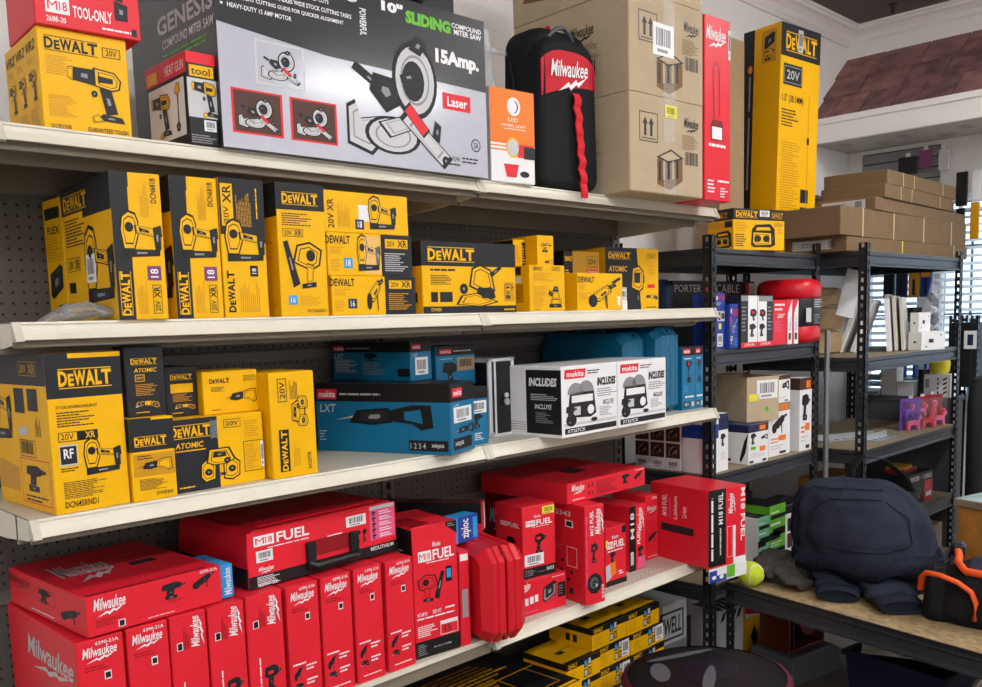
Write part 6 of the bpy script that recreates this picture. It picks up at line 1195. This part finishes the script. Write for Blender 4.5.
heap('body', heap_fn(4.7, 4.4, 3.6, 14, .5, .03, (0, 0), 1.6), 'greycloth', gc, nu=80, nv=24)
sleeve('sleeve', [(-2, 1, 2.4), (-4, -1.4, 2.2), (-5.2, -4, 1.4), (-5.2, -6.2, 1.1)], 2.4, 1.7, 'greycloth', gc, False)
sleeve('sleeve', [(-1, 2.5, 3.6), (-3.6, 2.2, 3.0), (-5.4, .6, 2.2), (-5.8, -1.2, 1.9)], 2.1, 1.7, 'greycloth', gc, False)
mb = MB(); pts = [(0, 0, 0), (1.5, 1.5, 3.4), (4.4, 2.4, 5.2), (8.4, 1.6, 4.4), (11, -.4, 1.6), (11.6, -2.4, -2)]
q = []
for i in range(len(pts)-1):
    for f in (0, .33, .66): q.append(tuple(Vector(pts[i]).lerp(Vector(pts[i+1]), f)))
rings = [[(x-.1, y-1, z), (x+.1, y-1, z+.1), (x+.1, y+1, z+.1), (x-.1, y+1, z)] for x, y, z in q]
mb.loft(rings, 'pack_black', True)
tag(mb.build('webbing_strap', loc=(143, 62.5, BZ+12.4), rot=(0, 0, R(-24))), 'wide black webbing strap arching behind the navy heap', 'strap')
# black bag with orange zipper
bg = empty('tool_bag', (129.4, 34.6, BZ), -78, 'black soft bag with orange piped pocket at the right end of the bench', 'bag')
def blob(name, cx, cy, ax, ay, h, key, par, e=4, seed=1, z0=0.02, amp=.25):
    mb = MB(); rings = []; n = 44
    for zf, s in ((0, .9), (.06, .98), (.25, 1.03), (.5, 1.0), (.75, .96), (.9, .88), (.97, .74), (1, .5)):
        ring = []
        for i in range(n):
            t = 2*pi*i/n; c_, s_ = cos(t), sin(t); r = (abs(c_)**e+abs(s_)**e)**(-1/e); d = noise.noise(Vector((c_*2+seed, s_*2, zf*3)))*amp
            ring.append((cx+ax*r*c_*s+d, cy+ay*r*s_*s+d, z0+h*zf+(noise.noise(Vector((c_*1.5, s_*1.5+seed, 5)))*.5*zf if zf > .5 else 0)))
        rings.append(ring)
    mb.loft(rings, key, True); return mb.build(name, par)
blob('body', 0, 0, 8.6, 5.2, 7.6, 'pack_black', bg, 3.4, 2)
pk2 = blob('side_pocket', -8.4, .4, 2.0, 4.4, 6.6, 'pack_black', bg, 3, 5)
mb = MB(); mb.tube([(-10.7, -1.6, 3.6), (-10.5, -2.4, 5.6), (-9.8, -3.7, 6.6), (-8, -4.7, 6.7), (-5.8, -5.4, 6.2), (-4.2, -5.65, 5.2), (-3.6, -5.75, 3.8), (-3.8, -5.7, 1.5)], .42, 'zip_orange', 10, flat=.8); mb.build('orange_zipper', bg)
mb = MB(); mb.tube([(-7.2, 5.0, 8.4), (-7.0, 3.6, 8.9), (-6.4, 1.0, 8.3), (-6.2, -2.0, 8.0), (-5.0, -4.6, 7.6), (0, -5.4, 7.4), (6, -5.4, 7.4)], .5, 'zip_orange', 10); mb.build('orange_piping', bg)
mb = MB(); mb.box(-7.6, -5.8, 2.0, 4.6, 7.5, 9.6, 'k', .5); mb.build('buckle_tab', bg)
mb = MB(); mb.loft([[(x, y, z) for y, z in ((3.6, 7.4), (0, 8.6), (-3.8, 7.9), (-3.8, 7.5), (3.6, 7.0))] for x in (-4.6, 0, 6)], 'navy', True); mb.build('top_flap', bg)
mb = MB(); mb.tube([(-10.8+.1*sin(k), 3.7-.35*k, 3.4+.5*sin(k*.7)) for k in range(10)], .12, 'g', 6); mb.build('piping', bg)
# wooden block with a pale blue painted top
wbx = empty('wooden_stool', (170.0, 48.6, -H), -14, 'wooden stool with a worn pale blue top standing behind the bench at the right edge', 'stool')
mb = MB(); mb.box(-4.8, 4.8, -4.6, 4.6, 27.2, 28.6, {'T': 'bluepaint', '*': 'board'}, .15); mb.build('seat', wbx)
for x in (-4.4, 3.2): mb = MB(); mb.box(x, x+1.2, -4.0, 4.0, 0.02, 27.2, 'wood', .06); mb.build('side_panel', wbx)

# ================================================================ under the bench and on the floor
def s_well(p): p.on('F').r(0, 0, 1, .45, 'counter', 1).frame(-.1, .5, .86, .9, 'n', .35).t('WELL', .03, .58, .76, .82, 'n', .05, .12)
carton('heater_carton', 'grey and white carton with bold black framed lettering behind the rack post', 'carton', 111.9, 77.6, Z5, -3, 6.0, 8, 11.4, 'g', s_well)
def s_tri(p):
    p.on('F'); [p.poly([(.1+.2*k, .8), (.24+.2*k, .84), (.34+.2*k, .98), (.2+.2*k, .94)], 'n', 2) for k in range(4)]; p.lines(.3, .5, .8, .7, 5, 'g').lines(.3, .25, .6, .4, 3, 'g'); p.on('R').r(.2, 0, 1, .6, 'y', 1); p.on('T'); [p.poly([(.1+.2*k, 0), (.2+.2*k, 0), (.4+.2*k, 1), (.3+.2*k, 1)], 'n', 1) for k in range(4)]
carton('striped_carton', 'white carton with black slanted stripes on the floor under the bench end', 'carton', 131.5, 80.0, -H, -8, 7.0, 6, 11.2, {'*': 'w'}, s_tri)
def s_yl(p): p.on('F').r(0, .72, 1, 1, 'w', 1).poly([(0, .8), (1, .72), (1, .84), (0, .92)], 'r', 2).poly([(.3, .4), (.5, .6), (.7, .4), (.5, .22)], 'n', 2).t('DW', .25, .08, .7, .18, 'n', .04)
carton('yellow_carton', 'yellow carton with a black diamond beside the striped white carton', 'carton', 139.0, 79.0, -H, -8, 5.0, 5, 11.4, 'y', s_yl)
am = empty('amber_bin', (141.5, 71.5, -H+5.0), -10, 'translucent amber brown plastic bin on its side under the bench', 'bin')
mb = MB(); mb.box(-4.8, 4.8, -3, 3, 0, .4, 'amber', .1); mb.box(-4.8, 4.8, -3, 3, 8.4, 8.8, 'amber', .1); mb.box(-4.8, 4.8, 2.6, 3, .4, 8.4, 'amber'); mb.box(-4.8, -4.4, -3, 2.6, .4, 8.4, 'amber'); mb.box(4.4, 4.8, -3, 2.6, .4, 8.4, 'amber'); mb.box(-3.8, -3.4, -3.1, 2.6, .4, 8.4, 'n'); mb.build('shell', am)
mb = MB(); mb.prism(circ(1.6, 4.4, 2.6, 20), -2.4, 2, 'y', 'amber', True); mb.build('roll', am)
mb = MB(); mb.box(-6.4, 6.4, -4.4, 4.4, 0, 4.95, 'counter', .2); tag(mb.build('storage_crate', loc=(141.8, 71.0, -H), rot=(0, 0, R(-10))), 'low grey crate on the floor carrying the amber bin', 'crate')
for lab, x, y, w, d, h, rz in (('navy blue plastic bin on the floor under the middle of the bench', 138.0, 50, 11, 16, 9, -9), ('darker navy bin on the floor under the right of the bench', 135, 31, 14, 13, 8, -9)):
    o = empty('plastic_bin', (x, y, -H), rz, lab, 'bin', 'navy bins under the bench')
    mb = MB(); mb.loft([[(x_*s, y_*s, z) for x_, y_ in ((-w/2, -d/2), (w/2, -d/2), (w/2, d/2), (-w/2, d/2))] for z, s in ((0, .88), (h, 1), (h, .95), (.5, .84))], 'navytarp', False); mb.build('tub', o)
    mb = MB(); [mb.box(*b, 'navytarp', .1) for b in ((-w/2-.5, w/2+.5, -d/2-.5, -d/2+.4, h-.5, h+.2), (-w/2-.5, w/2+.5, d/2-.4, d/2+.5, h-.5, h+.2), (-w/2-.5, -w/2+.4, -d/2+.4, d/2-.4, h-.5, h+.2), (w/2-.4, w/2+.5, -d/2+.4, d/2-.4, h-.5, h+.2))]; mb.build('rim', o)
mb = MB(); mb.tube([(0, 0, 0.3), (.6, -2.4, 5), (1.6, -4.4, 9.5), (3.2, -5.6, 12.5)], .7, 'shelf_white', flat=.35); tag(mb.build('pale_strap', loc=(129.6, 43.5, -H)), 'pale folded strap hanging in front of the navy bin', 'strap')
for lab, x, y, z, rz in (('white paper sheet lying on the navy bin under the bench', 138, 53.5, -H+9.25, 20), ('white paper lying beside the amber bin', 148.6, 66.0, -H+5.0, -20)): mb = MB(); mb.box(-3, 3, -4, 4, 0, .08, 'w'); tag(mb.build('paper_sheet', loc=(x, y, z), rot=(0, 0, R(rz))), lab, 'paper')
mb = MB(); rr = random.Random(4)
mb.loft([[(2.2*cos(2*pi*i/12)*(1+.12*rr.uniform(-1, 1)), 2.2*sin(2*pi*i/12)*(1+.12*rr.uniform(-1, 1)), z) for i in range(12)] for z in (0.02, 4, 9, 14, 19, 24)], 'lg', False)
tag(mb.build('wrapped_roll', loc=(17.6, 71.5, -H)), 'pale film wrapped roll standing left of the lowest red cartons', 'roll')
# round bag leaning on the deck
rb_ = empty('racquet_bag', (95.6, 59.8, -H), 0, 'large round black bag with burgundy rim standing in front of the gondola', 'bag')
def ring(r, z, n=48, wob=.0): return [(r*cos(2*pi*i/n)*(1+wob*sin(i*1.9)), r*.92*sin(2*pi*i/n)*(1+wob*sin(i*2.3)), z) for i in range(n)]
mb = MB(); mb.loft([ring(9.0, .02), ring(10.4, 1, wob=.01), ring(11.0, 8, wob=.01), ring(10.9, 15.2, wob=.008)], 'pack_black', True); mb.build('side_wall', rb_)
mb = MB(); mb.loft([ring(10.9, 15.1, wob=.008), ring(11.3, 15.5, wob=.008), ring(11.2, 16.2, wob=.01), ring(10.5, 16.5, wob=.008)], 'burg', True, False); mb.build('rim_piping', rb_)
mb = MB(); mb.loft([ring(10.6, 16.3), ring(9.4, 16.6), ring(6.8, 16.8), ring(3, 16.9), ring(.3, 16.92)], 'n', True, True)
def ell(cx, cy, a, b, rz, z, key):
    pts = []
    for i in range(26): t = 2*pi*i/26; x, y = a*cos(t), b*sin(t); pts.append((cx+x*cos(rz)-y*sin(rz), cy+x*sin(rz)+y*cos(rz), z)); 
    mb.add(pts, [tuple(range(26))], key)
ell(1.0, 0, 4.4, 3.2, 0, 16.96, 'deepblue'); mb.build('printed_lid', rb_)
mb = MB()
ell(-4.0, 4.2, 1.25, 3.0, R(-50), 16.9, 'counter'); ell(2.6, 5.6, 5.2, .6, R(-22), 16.88, 'counter'); ell(-2.2, -1.8, 4.8, .75, R(28), 16.98, 'counter'); mb.build('racquet_print', rb_)

# ================================================================ light and camera
for x, nx in ((-30, 'left'), (55, 'middle'), (160, 'right')):
    for y, ny, en in ((-70, 'behind the viewer', {-30: 52, 55: 50, 160: 40}), (12, 'over the aisle', {-30: 16, 55: 20, 160: 42})):
        o = empty('ceiling_light', (x, y, ZC-3.6), 0, 'long white strip light on the ceiling %s, %s of its row' % (ny, nx), 'ceiling light', 'strip lights on the ceiling')
        mb = MB(); mb.box(-24.6, 24.6, -4, 4, 2.2, 3.6, 'white_trim', .2); mb.box(-25, -24, -6.2, 6.2, -.2, 2.4, 'white_trim', .1); mb.box(24, 25, -6.2, 6.2, -.2, 2.4, 'white_trim', .1); mb.build('housing', o)
        k = 'lamp_%d_%d' % (x, y); mat(k, '#fbfaf8', .5, 0, emit=en[x])
        mb = MB(); mb.box(-24, 24, -6, 6, 0, 2.2, k, .3); mb.build('diffuser', o)
w = bpy.data.worlds.new('World'); sc.world = w; w.use_nodes = True
b = w.node_tree.nodes['Background']; b.inputs[0].default_value = (.72, .86, 1, 1); b.inputs[1].default_value = 4.0

cam = bpy.data.cameras.new('Camera'); co = bpy.data.objects.new('Camera', cam); C.objects.link(co); sc.camera = co
yaw, pitch, roll = R(44.42), R(6.76), R(-1.66)
f0 = Vector((sin(yaw), cos(yaw), 0)); r0 = Vector((cos(yaw), -sin(yaw), 0)); u0 = Vector((0, 0, 1))
fw = f0*cos(pitch)-u0*sin(pitch); up = u0*cos(pitch)+f0*sin(pitch)
rt = r0*cos(roll)+up*sin(roll); up2 = up*cos(roll)-r0*sin(roll)
m = Matrix((rt, up2, -fw)).transposed().to_4x4(); m.translation = (0, 0, H*I); co.matrix_world = m
cam.sensor_width = 36; cam.lens = 898.8/982*36; cam.shift_y = (426.7-343.5)/982; cam.clip_start = .05
vs_ = sc.view_settings; sc.display_settings.display_device = 'sRGB'; vs_.view_transform = 'Standard'; vs_.look = 'None'; vs_.gamma = 1; vs_.use_curve_mapping = False; vs_.exposure = -.28
